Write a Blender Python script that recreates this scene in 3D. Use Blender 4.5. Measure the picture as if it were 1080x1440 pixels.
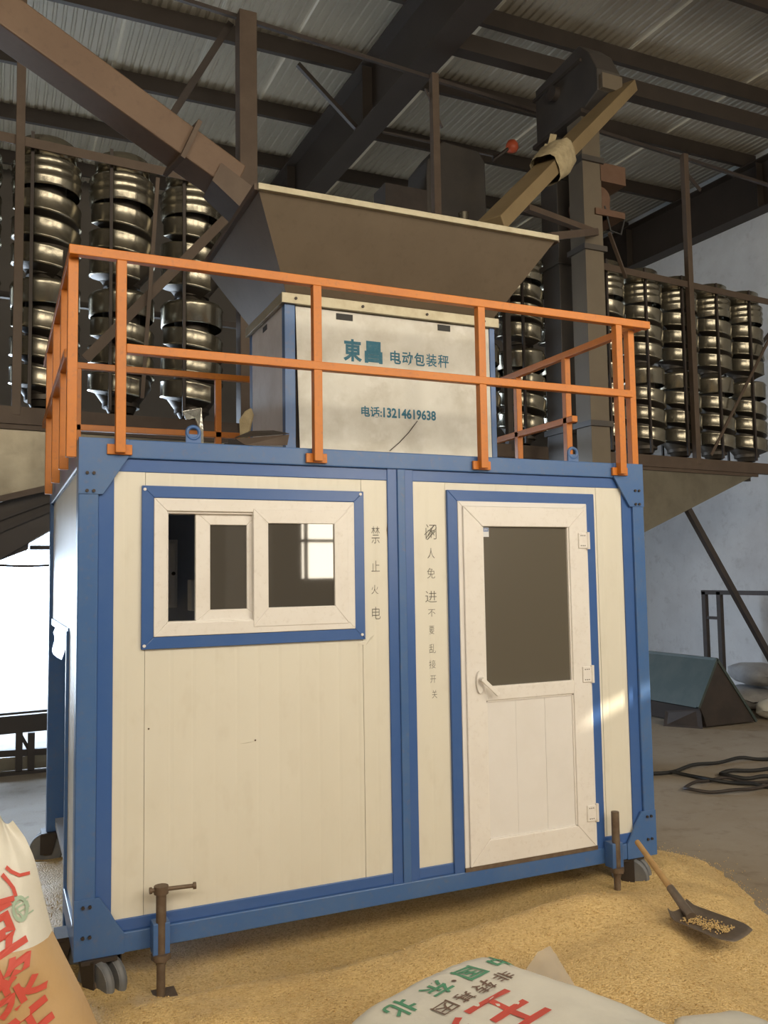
import bpy, bmesh, math, random
from mathutils import Vector, Matrix, noise
random.seed(7)
scn = bpy.context.scene
for o in list(bpy.data.objects): bpy.data.objects.remove(o)
col = scn.collection
PI = math.pi
# ------------------------------------------------------------------ camera
CAM = Vector((-0.31498, -3.83925, 1.76067)); YAW, PITCH, ROLL, F = 0.42264, 0.07419, -0.015657, 1217.23
_fw = Vector((math.sin(YAW)*math.cos(PITCH), math.cos(YAW)*math.cos(PITCH), math.sin(PITCH)))
_r = Vector((math.cos(YAW), -math.sin(YAW), 0)); _u = _r.cross(_fw)
RT = _r*math.cos(ROLL) + _u*math.sin(ROLL); UP = _u*math.cos(ROLL) - _r*math.sin(ROLL); FW = _fw
cd = bpy.data.cameras.new('camera'); cam = bpy.data.objects.new('camera', cd); col.objects.link(cam)
cd.sensor_fit = 'VERTICAL'; cd.sensor_height = 36; cd.sensor_width = 27; cd.lens = F*36/1440; cd.clip_end = 300
m = Matrix((RT, UP, -FW)).transposed().to_4x4(); m.translation = CAM; cam.matrix_world = m
scn.camera = cam
def P(u, v, ax, val):          # pixel of the 1080x1440 photograph -> point on the plane where axis ax has value val
    d = FW + RT*((u-540)/F) + UP*((720-v)/F)
    return CAM + d*((val-CAM[ax])/d[ax])
# ------------------------------------------------------------------ light
scn.view_settings.view_transform = 'Standard'; scn.view_settings.look = 'None'
scn.view_settings.exposure = 0.0; scn.view_settings.gamma = 1
SKY, WIN = 17.0, 27.0          # sky radiance; watts per square metre of front window
w = bpy.data.worlds.new('world'); scn.world = w; w.use_nodes = True
w.node_tree.nodes['Background'].inputs[0].default_value = (0.66, 0.81, 1.0, 1)
w.node_tree.nodes['Background'].inputs[1].default_value = SKY
def area(name, loc, rot, sx, sy, power, color, portal=False):
    l = bpy.data.lights.new(name, 'AREA'); l.shape = 'RECTANGLE'; l.size = sx; l.size_y = sy; l.energy = power; l.color = color
    o = bpy.data.objects.new(name, l); o.location = loc; o.rotation_euler = rot; col.objects.link(o)
    if portal: l.cycles.is_portal = True
    return o
YF, YB, XL, XR = -6.4, 10.0, -6.0, 9.78     # inner faces of the building
DOORX = (-4.2, 1.6); DOORZ = 4.2            # open gateway in the back wall
area('gateway_daylight', ((DOORX[0]+DOORX[1])/2, YB+0.15, DOORZ/2), (-PI/2, 0, 0), DOORX[1]-DOORX[0], DOORZ, 1, (1, 1, 1), True)
# windows in the front wall behind the camera: x0, x1, z0, z1, panes across, panes up
WINS = [(-4.6, -0.9, 3.8, 6.5, 4, 3), (3.12, 4.9, 1.72, 6.2, 3, 9), (-0.3, 2.7, 3.8, 6.5, 3, 3), (5.4, 8.6, 3.8, 6.5, 4, 3)]
for (a0, a1, b0, b1, ka, kb) in WINS:
    area('window_daylight', ((a0+a1)/2, YF-.02, (b0+b1)/2), (PI/2, 0, 0), a1-a0, b1-b0, WIN*(a1-a0)*(b1-b0), (1.0, .885, .70))
sl_ = bpy.data.lights.new('sun', 'SUN'); sl_.energy = 11.0; sl_.angle = math.radians(.53); sl_.color = (1, .88, .66)
sun = bpy.data.objects.new('sun', sl_); col.objects.link(sun)
SUN = Vector((-.90, .30, -.30)).normalized(); sun.rotation_euler = SUN.to_track_quat('-Z', 'Y').to_euler(); sun.location = (15, -6, 8)
# ------------------------------------------------------------------ mesh helpers
class MB:
    def __init__(s): s.v = []; s.f = []; s.sm = []
    def add(s, vs, fs, smooth=False):
        b = len(s.v); s.v += [Vector(p) for p in vs]
        for f in fs: s.f.append([b+i for i in f]); s.sm.append(smooth)
        return s
    def box(s, x0, x1, y0, y1, z0, z1):
        vs = [(x, y, z) for z in (z0, z1) for y in (y0, y1) for x in (x0, x1)]
        return s.add(vs, [(0,2,3,1),(4,5,7,6),(0,1,5,4),(2,6,7,3),(0,4,6,2),(1,3,7,5)])
    def beam(s, p, q, w, h, up=(0,0,1)):      # rectangular bar from p to q, w sideways, h along up
        p, q = Vector(p), Vector(q); d = (q-p).normalized(); up = Vector(up)
        if abs(d.dot(up)) > .98: up = Vector((0,1,0))
        sd = d.cross(up).normalized(); u2 = sd.cross(d)
        vs = []
        for c in (p, q):
            for a, b in ((-1,-1),(1,-1),(1,1),(-1,1)): vs.append(c + sd*(a*w/2) + u2*(b*h/2))
        return s.add(vs, [(0,1,2,3),(7,6,5,4),(0,4,5,1),(1,5,6,2),(2,6,7,3),(3,7,4,0)])
    def angle(s, p, q, w, t=.006, a=(1,0,0), b=(0,1,0)):   # L-section along p-q with legs along a and b
        p, q, a, b = Vector(p), Vector(q), Vector(a), Vector(b)
        prof = [Vector((0,0)), Vector((w,0)), Vector((w,t)), Vector((t,t)), Vector((t,w)), Vector((0,w))]
        vs = [c + a*k.x + b*k.y for c in (p,q) for k in prof]
        n = 6; fs = [tuple(range(n-1,-1,-1)), tuple(range(n,2*n))] + [(i,(i+1)%n,n+(i+1)%n,n+i) for i in range(n)]
        return s.add(vs, fs)
    def prism(s, pts, off):                   # polygon extruded by off
        off = Vector(off); n = len(pts); pts = [Vector(p) for p in pts]
        return s.add(pts + [p+off for p in pts], [tuple(range(n-1,-1,-1)), tuple(range(n,2*n))] + [(i,(i+1)%n,n+(i+1)%n,n+i) for i in range(n)])
    def cyl(s, p, q, r, n=14, r2=None, cap=True):
        p, q = Vector(p), Vector(q); d = (q-p).normalized(); r2 = r if r2 is None else r2
        a = d.orthogonal().normalized(); b = d.cross(a)
        vs = [c + (a*math.cos(2*PI*i/n) + b*math.sin(2*PI*i/n))*rr for c, rr in ((p,r),(q,r2)) for i in range(n)]
        s.add(vs, [(i,(i+1)%n,n+(i+1)%n,n+i) for i in range(n)], True)
        if cap: s.add(vs[:n], [tuple(range(n-1,-1,-1))]); s.add(vs[n:], [tuple(range(n))])
        return s
    def lathe(s, prof, c=(0,0,0), n=24):      # prof: (radius, z)
        c = Vector(c); k = len(prof)
        vs = [c + Vector((r*math.cos(2*PI*i/n), r*math.sin(2*PI*i/n), z)) for r, z in prof for i in range(n)]
        fs = [(j*n+i, j*n+(i+1)%n, (j+1)*n+(i+1)%n, (j+1)*n+i) for j in range(k-1) for i in range(n)]
        return s.add(vs, fs, True)
    def tube(s, pts, r, n=8):
        pts = [Vector(p) for p in pts]; vs = []; a = None
        for i, p in enumerate(pts):
            d = (pts[min(i+1,len(pts)-1)] - pts[max(i-1,0)]).normalized()
            a = d.orthogonal().normalized() if a is None else (a - d*a.dot(d)).normalized()
            b = d.cross(a)
            vs += [p + (a*math.cos(2*PI*j/n) + b*math.sin(2*PI*j/n))*r for j in range(n)]
        fs = [(i*n+j, i*n+(j+1)%n, (i+1)*n+(j+1)%n, (i+1)*n+j) for i in range(len(pts)-1) for j in range(n)]
        s.add(vs, fs, True); m = len(vs)-n
        return s.add(vs[:n], [tuple(range(n-1,-1,-1))]).add(vs[m:], [tuple(range(n))])
    def torus(s, c, ax, R, r, n=24, k=8):
        ax = Vector(ax).normalized(); a = ax.orthogonal().normalized(); b = ax.cross(a); c = Vector(c); vs = []
        for i in range(n):
            t = 2*PI*i/n; d = a*math.cos(t) + b*math.sin(t)
            vs += [c + d*(R + r*math.cos(2*PI*j/k)) + ax*(r*math.sin(2*PI*j/k)) for j in range(k)]
        return s.add(vs, [(i*k+j, ((i+1)%n)*k+j, ((i+1)%n)*k+(j+1)%k, i*k+(j+1)%k) for i in range(n) for j in range(k)], True)
    def mesh(s, name, mat):
        me = bpy.data.meshes.new(name); me.from_pydata([tuple(p) for p in s.v], [], s.f)
        me.polygons.foreach_set('use_smooth', s.sm); me.materials.append(mat); me.validate(); me.update()
        bm = bmesh.new(); bm.from_mesh(me); bmesh.ops.recalc_face_normals(bm, faces=bm.faces); bm.to_mesh(me); bm.free()
        return me
    def build(s, name, mat, parent=None, bevel=0, weld=False):
        o = bpy.data.objects.new(name, s.mesh(name, mat)); col.objects.link(o)
        if parent is not None:
            o.parent = parent; o.location = -world_loc(parent)
        if bevel:
            b = o.modifiers.new('bevel', 'BEVEL'); b.width = bevel; b.segments = 2; b.limit_method = 'ANGLE'; b.angle_limit = math.radians(40)
        return o
def world_loc(o):
    l = Vector(o.location)
    while o.parent is not None: o = o.parent; l += Vector(o.location)
    return l
def thing(name, loc, label, cat, group=None):
    o = bpy.data.objects.new(name, None); o.empty_display_size = .1; col.objects.link(o); o.location = loc
    o['label'] = label; o['category'] = cat
    if group: o['group'] = group
    return o
def struct(o): o['kind'] = 'structure'; return o
def structE(name):
    o = bpy.data.objects.new(name, None); col.objects.link(o); o['kind'] = 'structure'; return o
def tag(o, label, cat, group=None):
    o['label'] = label; o['category'] = cat
    if group: o['group'] = group
    return o
def dup(o, parent, loc=None):
    c = o.copy(); col.objects.link(c); c.parent = parent
    if loc is not None: c.location = loc
    return c
# ------------------------------------------------------------------ materials
def mat(name, base, rough=.6, metal=0, var=None, vscale=3, vamt=.5, fine=None, bump=0, bscale=40, spec=.5, stretch=(1,1,1)):
    m = bpy.data.materials.new(name); m.use_nodes = True; nt = m.node_tree; N = nt.nodes; L = nt.links
    b = N['Principled BSDF']; b.inputs['Base Color'].default_value = (*base, 1); b.inputs['Roughness'].default_value = rough
    b.inputs['Metallic'].default_value = metal; b.inputs['Specular IOR Level'].default_value = spec
    tc = N.new('ShaderNodeTexCoord'); mp = N.new('ShaderNodeMapping'); mp.inputs['Scale'].default_value = stretch
    L.new(tc.outputs['Object'], mp.inputs[0]); last = None
    def layer(colr, sc, lo, hi, amt, det=6):
        nonlocal last
        n = N.new('ShaderNodeTexNoise'); n.inputs['Scale'].default_value = sc; n.inputs['Detail'].default_value = det; n.inputs['Roughness'].default_value = .65
        L.new(mp.outputs[0], n.inputs['Vector'])
        mr = N.new('ShaderNodeMapRange'); mr.inputs[1].default_value = lo; mr.inputs[2].default_value = hi; mr.inputs[4].default_value = amt
        L.new(n.outputs['Fac'], mr.inputs[0])
        mx = N.new('ShaderNodeMix'); mx.data_type = 'RGBA'; L.new(mr.outputs[0], mx.inputs[0])
        if last: L.new(last, mx.inputs[6])
        else: mx.inputs[6].default_value = (*base, 1)
        mx.inputs[7].default_value = (*colr, 1); last = mx.outputs[2]
    if var: layer(var, vscale, .42, .72, vamt)
    if fine: layer(fine[0], fine[1], .55, .75, fine[2], 3)
    if last: L.new(last, b.inputs['Base Color'])
    if bump:
        n = N.new('ShaderNodeTexNoise'); n.inputs['Scale'].default_value = bscale; n.inputs['Detail'].default_value = 4
        L.new(mp.outputs[0], n.inputs['Vector'])
        bp = N.new('ShaderNodeBump'); bp.inputs['Strength'].default_value = bump; bp.inputs['Distance'].default_value = .02
        L.new(n.outputs['Fac'], bp.inputs['Height']); L.new(bp.outputs[0], b.inputs['Normal'])
    return m
M = {}
M['blue'] = mat('blue_paint', (.06,.145,.36), .36, 0, (.10,.18,.34), 4, .6, ((.17,.16,.17), 30, .35))
M['bluetrim'] = mat('blue_trim_sheet', (.05,.125,.36), .3, 0, (.075,.15,.36), 5, .5)
M['cream'] = mat('cream_panel', (.77,.74,.65), .40, 0, (.68,.64,.54), 1.6, .5, ((.58,.52,.41), 9, .22), stretch=(1,1,.5))
M['pvc'] = mat('white_plastic', (.83,.80,.77), .36, 0, (.72,.67,.62), 4, .45, ((.46,.39,.32), 40, .2))
M['pvc2'] = mat('white_door_panel', (.80,.78,.77), .4, 0, (.72,.69,.66), 3, .5)
M['orange'] = mat('orange_paint', (.60,.19,.016), .42, 0, (.44,.125,.018), 6, .5, ((.22,.10,.05), 40, .35))
M['darksteel'] = mat('dark_steel', (.045,.036,.032), .6, .2, (.075,.055,.045), 4, .7)
M['brownsteel'] = mat('brown_steel', (.085,.058,.041), .6, .1, (.12,.085,.06), 5, .7)
M['rafter'] = mat('rafter_paint', (.036,.027,.021), .55, 0, (.05,.037,.029), 2, .6)
M['purlin'] = mat('purlin_paint', (.032,.024,.019), .6, 0, (.048,.035,.028), 3, .6)
M['roof'] = mat('roof_sheet', (.36,.32,.25), .5, 0, (.25,.22,.17), 1.2, .6, ((.18,.155,.12), 20, .35), stretch=(1,.3,1))
M['galv'] = mat('galvanised_steel', (.31,.285,.225), .24, .85, (.21,.19,.145), 5, .7, bump=.10, bscale=7)
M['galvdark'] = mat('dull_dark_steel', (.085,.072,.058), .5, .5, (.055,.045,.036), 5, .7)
M['trough'] = mat('trough_sheet', (.24,.215,.16), .34, .6, (.16,.135,.095), 3, .8, bump=.25, bscale=4)
M['hopper'] = mat('hopper_sheet', (.145,.112,.078), .5, .3, (.115,.088,.06), 3, .7, ((.10,.075,.05), 25, .4))
M['lip'] = mat('bright_angle_steel', (.40,.36,.26), .42, .4, (.28,.24,.16), 12, .7)
M['tubepaint'] = mat('chute_paint', (.125,.078,.050), .55, .1, (.16,.105,.068), 3, .7, ((.08,.05,.034), 20, .4))
M['elev'] = mat('elevator_sheet', (.065,.058,.054), .5, .3, (.09,.078,.066), 3, .7)
M['elevfront'] = mat('elevator_lit_face', (.13,.105,.075), .55, .2, (.16,.13,.09), 3, .7)  # lighter copy of the elevator sheet, its lit front put into the colour
M['chute'] = mat('chute_galvanised', (.26,.19,.10), .5, .3, (.20,.145,.075), 4, .7)
M['cloth'] = mat('sack_cloth', (.34,.28,.17), .9, 0, (.20,.155,.085), 14, .8, bump=.6, bscale=25)
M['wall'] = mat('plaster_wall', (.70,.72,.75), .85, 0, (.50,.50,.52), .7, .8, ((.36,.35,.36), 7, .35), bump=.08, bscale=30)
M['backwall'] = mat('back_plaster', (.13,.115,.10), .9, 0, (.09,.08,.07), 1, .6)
M['floor'] = mat('concrete_floor', (.32,.26,.19), .7, 0, (.39,.335,.265), 1.3, .8, ((.17,.12,.08), 5, .6), bump=.15, bscale=60)
M['yard'] = mat('yard_ground', (.55,.53,.50), .9, 0, (.42,.40,.38), 2, .7, bump=.5, bscale=9)
M['black'] = mat('black_rubber', (.02,.02,.02), .6)
M['wheel'] = mat('caster_grey', (.16,.17,.19), .55, .1, (.24,.23,.22), 12, .7)
M['rust'] = mat('rusty_steel', (.17,.12,.085), .6, .5, (.25,.2,.15), 20, .8)
M['wood'] = mat('ash_wood', (.52,.33,.14), .55, 0, (.36,.2,.08), 14, .7, stretch=(1,1,1))
M['spade'] = mat('spade_steel', (.20,.16,.13), .5, .55, (.29,.24,.19), 20, .7)
M['green'] = mat('green_painted_steel', (.052,.072,.068), .6, .1, (.085,.10,.092), 3, .8)
M['teal'] = mat('teal_print', (.02,.155,.25), .6, 0, (.12,.24,.30), 60, .5)
M['boxwhite'] = mat('scale_box_sheet', (.68,.67,.62), .42, 0, (.48,.45,.38), 4, .8, ((.78,.77,.74), 9, .6))
M['boxside'] = mat('scale_box_side', (.66,.63,.63), .42, 0, (.50,.46,.44), 5, .8)
M['pencil'] = mat('pencil_mark', (.13,.12,.10), .8)
M['foil'] = mat('silver_foil', (.62,.62,.58), .25, .6, (.4,.42,.38), 30, .7, bump=.5, bscale=30)
M['crack'] = mat('dirt_line', (.12,.09,.06), .9)
M['tick'] = mat('red_print', (.68,.10,.075), .6)
M['greenprint'] = mat('green_print', (.10,.33,.20), .6)
M['brownprint'] = mat('brown_print', (.20,.13,.10), .6)
M['stampgreen'] = mat('pale_green_print', (.42,.56,.44), .6)
M['sticker'] = mat('sticker_blue', (.12,.20,.42), .4)
M['stickerw'] = mat('sticker_white', (.7,.72,.75), .4)
M['inner'] = mat('cabin_lining', (.45,.48,.55), .6, 0, (.34,.36,.42), 3, .6)
M['signal'] = mat('red_enamel', (.45,.08,.03), .45)
M['motor'] = mat('motor_brown', (.12,.065,.04), .5, .2, (.17,.1,.07), 8, .6)
M['greybag'] = mat('grey_woven_sack', (.36,.35,.34), .8, 0, (.25,.24,.24), 5, .8, bump=.3, bscale=20)
def bagmat(name, low, high, z0, z1):
    m = mat(name, high, .42, 0, tuple(c*.85 for c in high), 6, .6, bump=.25, bscale=14); nt = m.node_tree
    b = nt.nodes['Principled BSDF']; b.inputs['Sheen Weight'].default_value = .1; b.inputs['Coat Weight'].default_value = .25; b.inputs['Coat Roughness'].default_value = .25
    return m
M['bag'] = bagmat('white_poly_sack', None, (.80,.78,.70), 0, 1)
M['bagtan'] = bagmat('tan_poly_sack', None, (.60,.40,.20), 0, 1)
def glassmat(name, tint, rough, mixf, opaque=None):
    m = bpy.data.materials.new(name); m.use_nodes = True; nt = m.node_tree; N = nt.nodes; L = nt.links
    N.remove(N['Principled BSDF']); out = N['Material Output']
    if opaque: t = N.new('ShaderNodeBsdfDiffuse'); t.inputs[0].default_value = (*opaque, 1)
    else: t = N.new('ShaderNodeBsdfTransparent'); t.inputs[0].default_value = (*tint, 1)
    g = N.new('ShaderNodeBsdfGlossy'); g.inputs['Roughness'].default_value = rough; g.inputs['Color'].default_value = (.9,.9,.9,1)
    fr = N.new('ShaderNodeFresnel'); fr.inputs[0].default_value = 1.5
    ad = N.new('ShaderNodeMath'); ad.operation = 'MULTIPLY_ADD'; ad.inputs[1].default_value = 1; ad.inputs[2].default_value = mixf
    L.new(fr.outputs[0], ad.inputs[0]); mx = N.new('ShaderNodeMixShader')
    L.new(ad.outputs[0], mx.inputs[0]); L.new(t.outputs[0], mx.inputs[1]); L.new(g.outputs[0], mx.inputs[2]); L.new(mx.outputs[0], out.inputs[0])
    return m
M['glass'] = glassmat('window_glass', (.42,.41,.38), .02, .10)
def dirty_glass():
    m = glassmat('dusty_window_glass', (.3,.3,.3), .03, .12, (.085,.078,.068)); return m
M['dusty'] = dirty_glass()
M['frost'] = glassmat('door_glass', (.3,.3,.3), .16, .09, (.13,.115,.09))
def film():
    m = glassmat('clear_film', (.93,.90,.85), .2, .02); nt = m.node_tree; N = nt.nodes; L = nt.links
    mx = [n for n in N if n.type == 'MIX_SHADER'][0]; out = N['Material Output']
    d = N.new('ShaderNodeBsdfDiffuse'); d.inputs[0].default_value = (.75,.72,.66,1); m2 = N.new('ShaderNodeMixShader'); m2.inputs[0].default_value = .38
    L.new(mx.outputs[0], m2.inputs[1]); L.new(d.outputs[0], m2.inputs[2]); L.new(m2.outputs[0], out.inputs[0])
    return m
M['film'] = film()
# ------------------------------------------------------------------ lettering (flat print)
def glyphs(body, size, offset=0, spacing=1.0):
    c = bpy.data.curves.new('text', 'FONT'); c.body = body; c.size = size; c.offset = offset; c.space_character = spacing
    c.resolution_u = 3; c.fill_mode = 'FRONT'; c.align_x = 'LEFT'
    o = bpy.data.objects.new('text', c); col.objects.link(o)
    dg = bpy.context.evaluated_depsgraph_get(); dg.update()
    me = bpy.data.meshes.new_from_object(o.evaluated_get(dg)); vs = [v.co.copy() for v in me.vertices]; fs = [tuple(p.vertices) for p in me.polygons]
    bpy.data.objects.remove(o); bpy.data.curves.remove(c); bpy.data.meshes.remove(me)
    return vs, fs
def lettering(name, body, mt, parent, place, box=None, size=1.0, offset=0.0, spacing=1.0, label=None):
    vs, fs = glyphs(body, 1.0, offset, spacing)
    if not vs: return None
    x0 = min(v.x for v in vs); x1 = max(v.x for v in vs); y0 = min(v.y for v in vs); y1 = max(v.y for v in vs)
    b = box   # (s0, s1, t0, t1): the box in surface units that the print fills
    pts = [place(b[0]+(v.x-x0)/(x1-x0)*(b[1]-b[0]), b[2]+(v.y-y0)/(y1-y0)*(b[3]-b[2])) for v in vs]
    mb = MB(); mb.add(pts, fs); me = bpy.data.meshes.new(name); me.from_pydata([tuple(p) for p in mb.v], [], mb.f); me.materials.append(mt)
    o = bpy.data.objects.new(name, me); col.objects.link(o); o.parent = parent; o.location = -world_loc(parent)
    if label: o['label'] = label
    return o
# ================================================================== THE BUILDING
RS = .03                                        # roof slope along y
def rz(y): return 7.62 + RS*(y-4.5)             # top of the rafters
fl = MB().box(XL-.3, XR+.3, YF-.3, YB+.3, -.2, 0).build('floor', M['floor']); struct(fl)
yd = MB().box(-60, 60, YB+.3, 80, -.25, -.04).build('yard_ground', M['yard']); struct(yd)
ceil = structE('ceiling')
# ribbed roof sheets, one object each, laid across the building
nrib = 9; pitch = .1; SWD = nrib*pitch
def sheet_mesh():
    prof = []
    for i in range(nrib):
        x = i*pitch; prof += [(x, 0), (x+.055, 0), (x+.065, .018), (x+.09, .018)]
    prof.append((SWD+.02, 0))
    vs = []; Y0, Y1 = YF-.3, YB+.3
    for y in (Y0, Y1):
        for x, z in prof: vs.append((x, y, rz(y)+.19+z))
    n = len(prof); mb = MB().add(vs, [(i, i+1, n+i+1, n+i) for i in range(n-1)])
    return mb.mesh('roof_sheet', M['roof'])
sm = sheet_mesh(); x = XL-.3; k = 0
while x < XR+.3:
    o = bpy.data.objects.new('roof_sheet', sm); col.objects.link(o); o.parent = ceil; o.location = (x, 0, .006*(k % 2)); x += SWD; k += 1
for y in [2.33+1.4*i-1.4*7 for i in range(14)]:   # Z purlins along the building
    if y < YF or y > YB: continue
    z = rz(y); MB().prism([(XL-.2,y-.03,z), (XL-.2,y+.03,z), (XL-.2,y+.03,z+.02), (XL-.2,y-.015,z+.02), (XL-.2,y-.015,z+.19), (XL-.2,y+.04,z+.19), (XL-.2,y-.03,z+.19)], (XR-XL+.4, 0, 0)).build('purlin', M['purlin'], ceil)
RX = [-2.70, 3.41, 9.53]
def rafter(x0):
    mb = MB(); y0, y1 = YF-.2, YB+.2; wf = .30
    for (a, b, zt, zb) in ((0, wf, 0, -.018), (wf/2-.006, wf/2+.006, -.018, -.70), (0, wf, -.70, -.72)):
        vs = [(x0+a,y0,rz(y0)+zb), (x0+b,y0,rz(y0)+zb), (x0+b,y0,rz(y0)+zt), (x0+a,y0,rz(y0)+zt)]
        vs += [(p[0], y1, p[2]-rz(y0)+rz(y1)) for p in vs]
        mb.add(vs, [(0,1,2,3), (7,6,5,4), (0,4,5,1), (1,5,6,2), (2,6,7,3), (3,7,4,0)])
    r = mb.build('rafter', M['rafter'], ceil)
    for yy in (1.0, 4.9, 7.7):
        MB().box(x0+.02, x0+.14, yy, yy+.012, rz(yy)-.69, rz(yy)-.03).build('web_stiffener', M['rafter'], r)
    return r
for x0 in RX: rafter(x0)
MB().box(3.6, 9.66, 3.33, 3.47, 6.98, 7.16).build('tie_beam', M['purlin'], ceil)
# fly braces
for (a, b) in (((2.75, 5.2, 7.62), (3.5, 5.2, 6.98)),):
    MB().angle(a, b, .05, .006, (0,1,0), (.6,0,.8)).build('fly_brace', M['rafter'], ceil)
# walls
def wallbox(name, x0, x1, y0, y1, z0, z1, mt): return struct(MB().box(x0, x1, y0, y1, z0, z1).build(name, mt))
sp = P(872, 988, 1, 0); tt_ = (XR-sp.x)/SUN.x; vy, vz = sp.y+SUN.y*tt_, sp.z+SUN.z*tt_; hy, hz = .095, .038  # unseen wall slot added so the sun throws a stripe on the cabin
struct(MB().box(XR, XR+.03, YF-.25, vy-hy, 0, 8.2).box(XR, XR+.03, vy+hy, YB+.25, 0, 8.2).box(XR, XR+.03, vy-hy, vy+hy, 0, vz-hz).box(XR, XR+.03, vy-hy, vy+hy, vz+hz, 8.2).build('wall_right', M['wall']))
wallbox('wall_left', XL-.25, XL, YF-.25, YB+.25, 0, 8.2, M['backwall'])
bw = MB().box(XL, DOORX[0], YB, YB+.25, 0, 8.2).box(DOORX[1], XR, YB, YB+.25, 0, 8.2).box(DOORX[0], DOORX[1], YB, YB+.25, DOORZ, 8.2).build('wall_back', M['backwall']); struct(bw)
fw = MB(); ws = sorted(WINS); last = XL
for (a0, a1, b0, b1, ka, kb) in ws:
    fw.box(last, a0, YF-.25, YF, 0, 8.2).box(a0, a1, YF-.25, YF, 0, b0).box(a0, a1, YF-.25, YF, b1, 8.2); last = a1
for k, (pa_, pb_) in enumerate(((2.2, 2.5), (2.62, 2.74))):
    struct(MB().box(pa_, pb_, YF, YF+.12, 0, 7.2).build('trim_%d' % (k+1), M['wall']))
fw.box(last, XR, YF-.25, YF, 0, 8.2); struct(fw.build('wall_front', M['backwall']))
for i, (a0, a1, b0, b1, ka, kb) in enumerate(ws):
    y0, y1 = YF-.01, YF+.05; mb = MB()
    for xx in (a0, a1): mb.box(xx-.03, xx+.03, y0, y1, b0-.03, b1+.03)
    for zz in (b0, b1): mb.box(a0, a1, y0, y1, zz-.03, zz+.03)
    wo = struct(mb.build('window_%d' % (i+1), M['darksteel']))
    MB().box(a0, a1, YF-.10, YF-.08, b0, b1).build('sky_blocker', M['stickerw'], wo)  # opaque sheet added behind the window lamp to keep sky light out
    for k in ([.16, 1.1, 2.1] if a0 == 3.12 else range(1, ka)): MB().box(a0+(a1-a0)*k/ka-.02, a0+(a1-a0)*k/ka+.02, y0, y1-.01, b0, b1).build('mullion', M['darksteel'], wo)
    for k in range(1, kb): MB().box(a0, a1, y0+.005, y1-.005, b0+(b1-b0)*k/kb-.02, b0+(b1-b0)*k/kb+.02).build('transom', M['darksteel'], wo)
# ================================================================== THE CABIN
W, D, Z0, ZT = 3.018, 2.094, .22, 2.37
YS, ZS = .62, 1.52            # where the opening in the side starts
cab = thing('packing_cabin', (1.5, 1.0, 0), 'cream panelled cabin with blue steel frame, sliding window and white door', 'cabin')
B = lambda: MB()
# corner posts: outer box plus flat inner strip
for (x0, x1, i0, i1) in ((0, .083, .083, .148), (2.941, W, 2.876, 2.941)):
    B().box(x0, x1, 0, .09, Z0, ZT).build('corner_post', M['blue'], cab, .006)
    B().box(i0, i1, .014, .06, Z0, ZT-.08).build('post_strip', M['bluetrim'], cab, .003)
B().box(0, .10, D-.09, D, Z0, ZT).build('corner_post', M['blue'], cab, .006)
B().box(W-.10, W, D-.09, D, Z0, ZT).build('corner_post', M['blue'], cab, .006)
B().box(1.437, 1.578, .0125, .07, .296, ZT-.08).build('centre_post', M['bluetrim'], cab, .003)
B().box(1.488, 1.53, .003, .03, .298, ZT-.082).build('centre_post_cap', M['blue'], cab, .004)
B().box(.083, 2.941, .002, .08, 2.288, ZT).build('top_rail', M['blue'], cab, .005)
B().box(.10, 2.92, .018, .07, 2.231, 2.288).build('top_rail_strip', M['bluetrim'], cab, .003)
B().box(.083, 2.941, .002, .08, Z0, .302).build('bottom_rail', M['blue'], cab, .005)
B().box(.10, 2.92, .016, .07, .302, .352).build('bottom_rail_strip', M['bluetrim'], cab, .003)
for xs in ((.002, .08), (W-.08, W-.002)):
    B().box(xs[0], xs[1], .09, D-.09, 2.25, ZT).build('top_rail', M['blue'], cab, .005)
    B().box(xs[0], xs[1], .09, YS if xs[0] < 1 else D-.09, Z0, .32).build('bottom_rail', M['blue'], cab, .005)
B().box(.1, W-.1, D-.08, D-.004, 2.25, ZT).build('top_rail', M['blue'], cab, .005)
B().box(.1, W-.1, D-.08, D-.004, Z0, .32).build('bottom_rail', M['blue'], cab, .005)
# corner gussets with bolts
def gusset(sx, top):
    X = (lambda a: a) if sx > 0 else (lambda a: W-a)
    if top: pts = [(0, ZT), (.205, ZT), (.205, 2.292), (.10, 2.128), (0, 2.128)]
    else: pts = [(0, Z0), (.20, Z0), (.20, .30), (.165, .352), (.145, .39), (.10, .46), (0, .46)]
    g = B().prism([(X(a), -.004, b) for a, b in pts], (0, .012, 0)).build('gusset_plate', M['blue'], cab, .0015)
    for (a, b) in (((.035, 2.218), (.062, 2.218), (.035, 2.142), (.062, 2.142)) if top else ((.035, .43), (.062, .43), (.035, .31), (.062, .31))):
        B().cyl((X(a), -.004, b), (X(a), -.012, b), .0075, 6).build('bolt', M['darksteel'], g)
for sx in (1, -1):
    for top in (True, False): gusset(sx, top)
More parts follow.
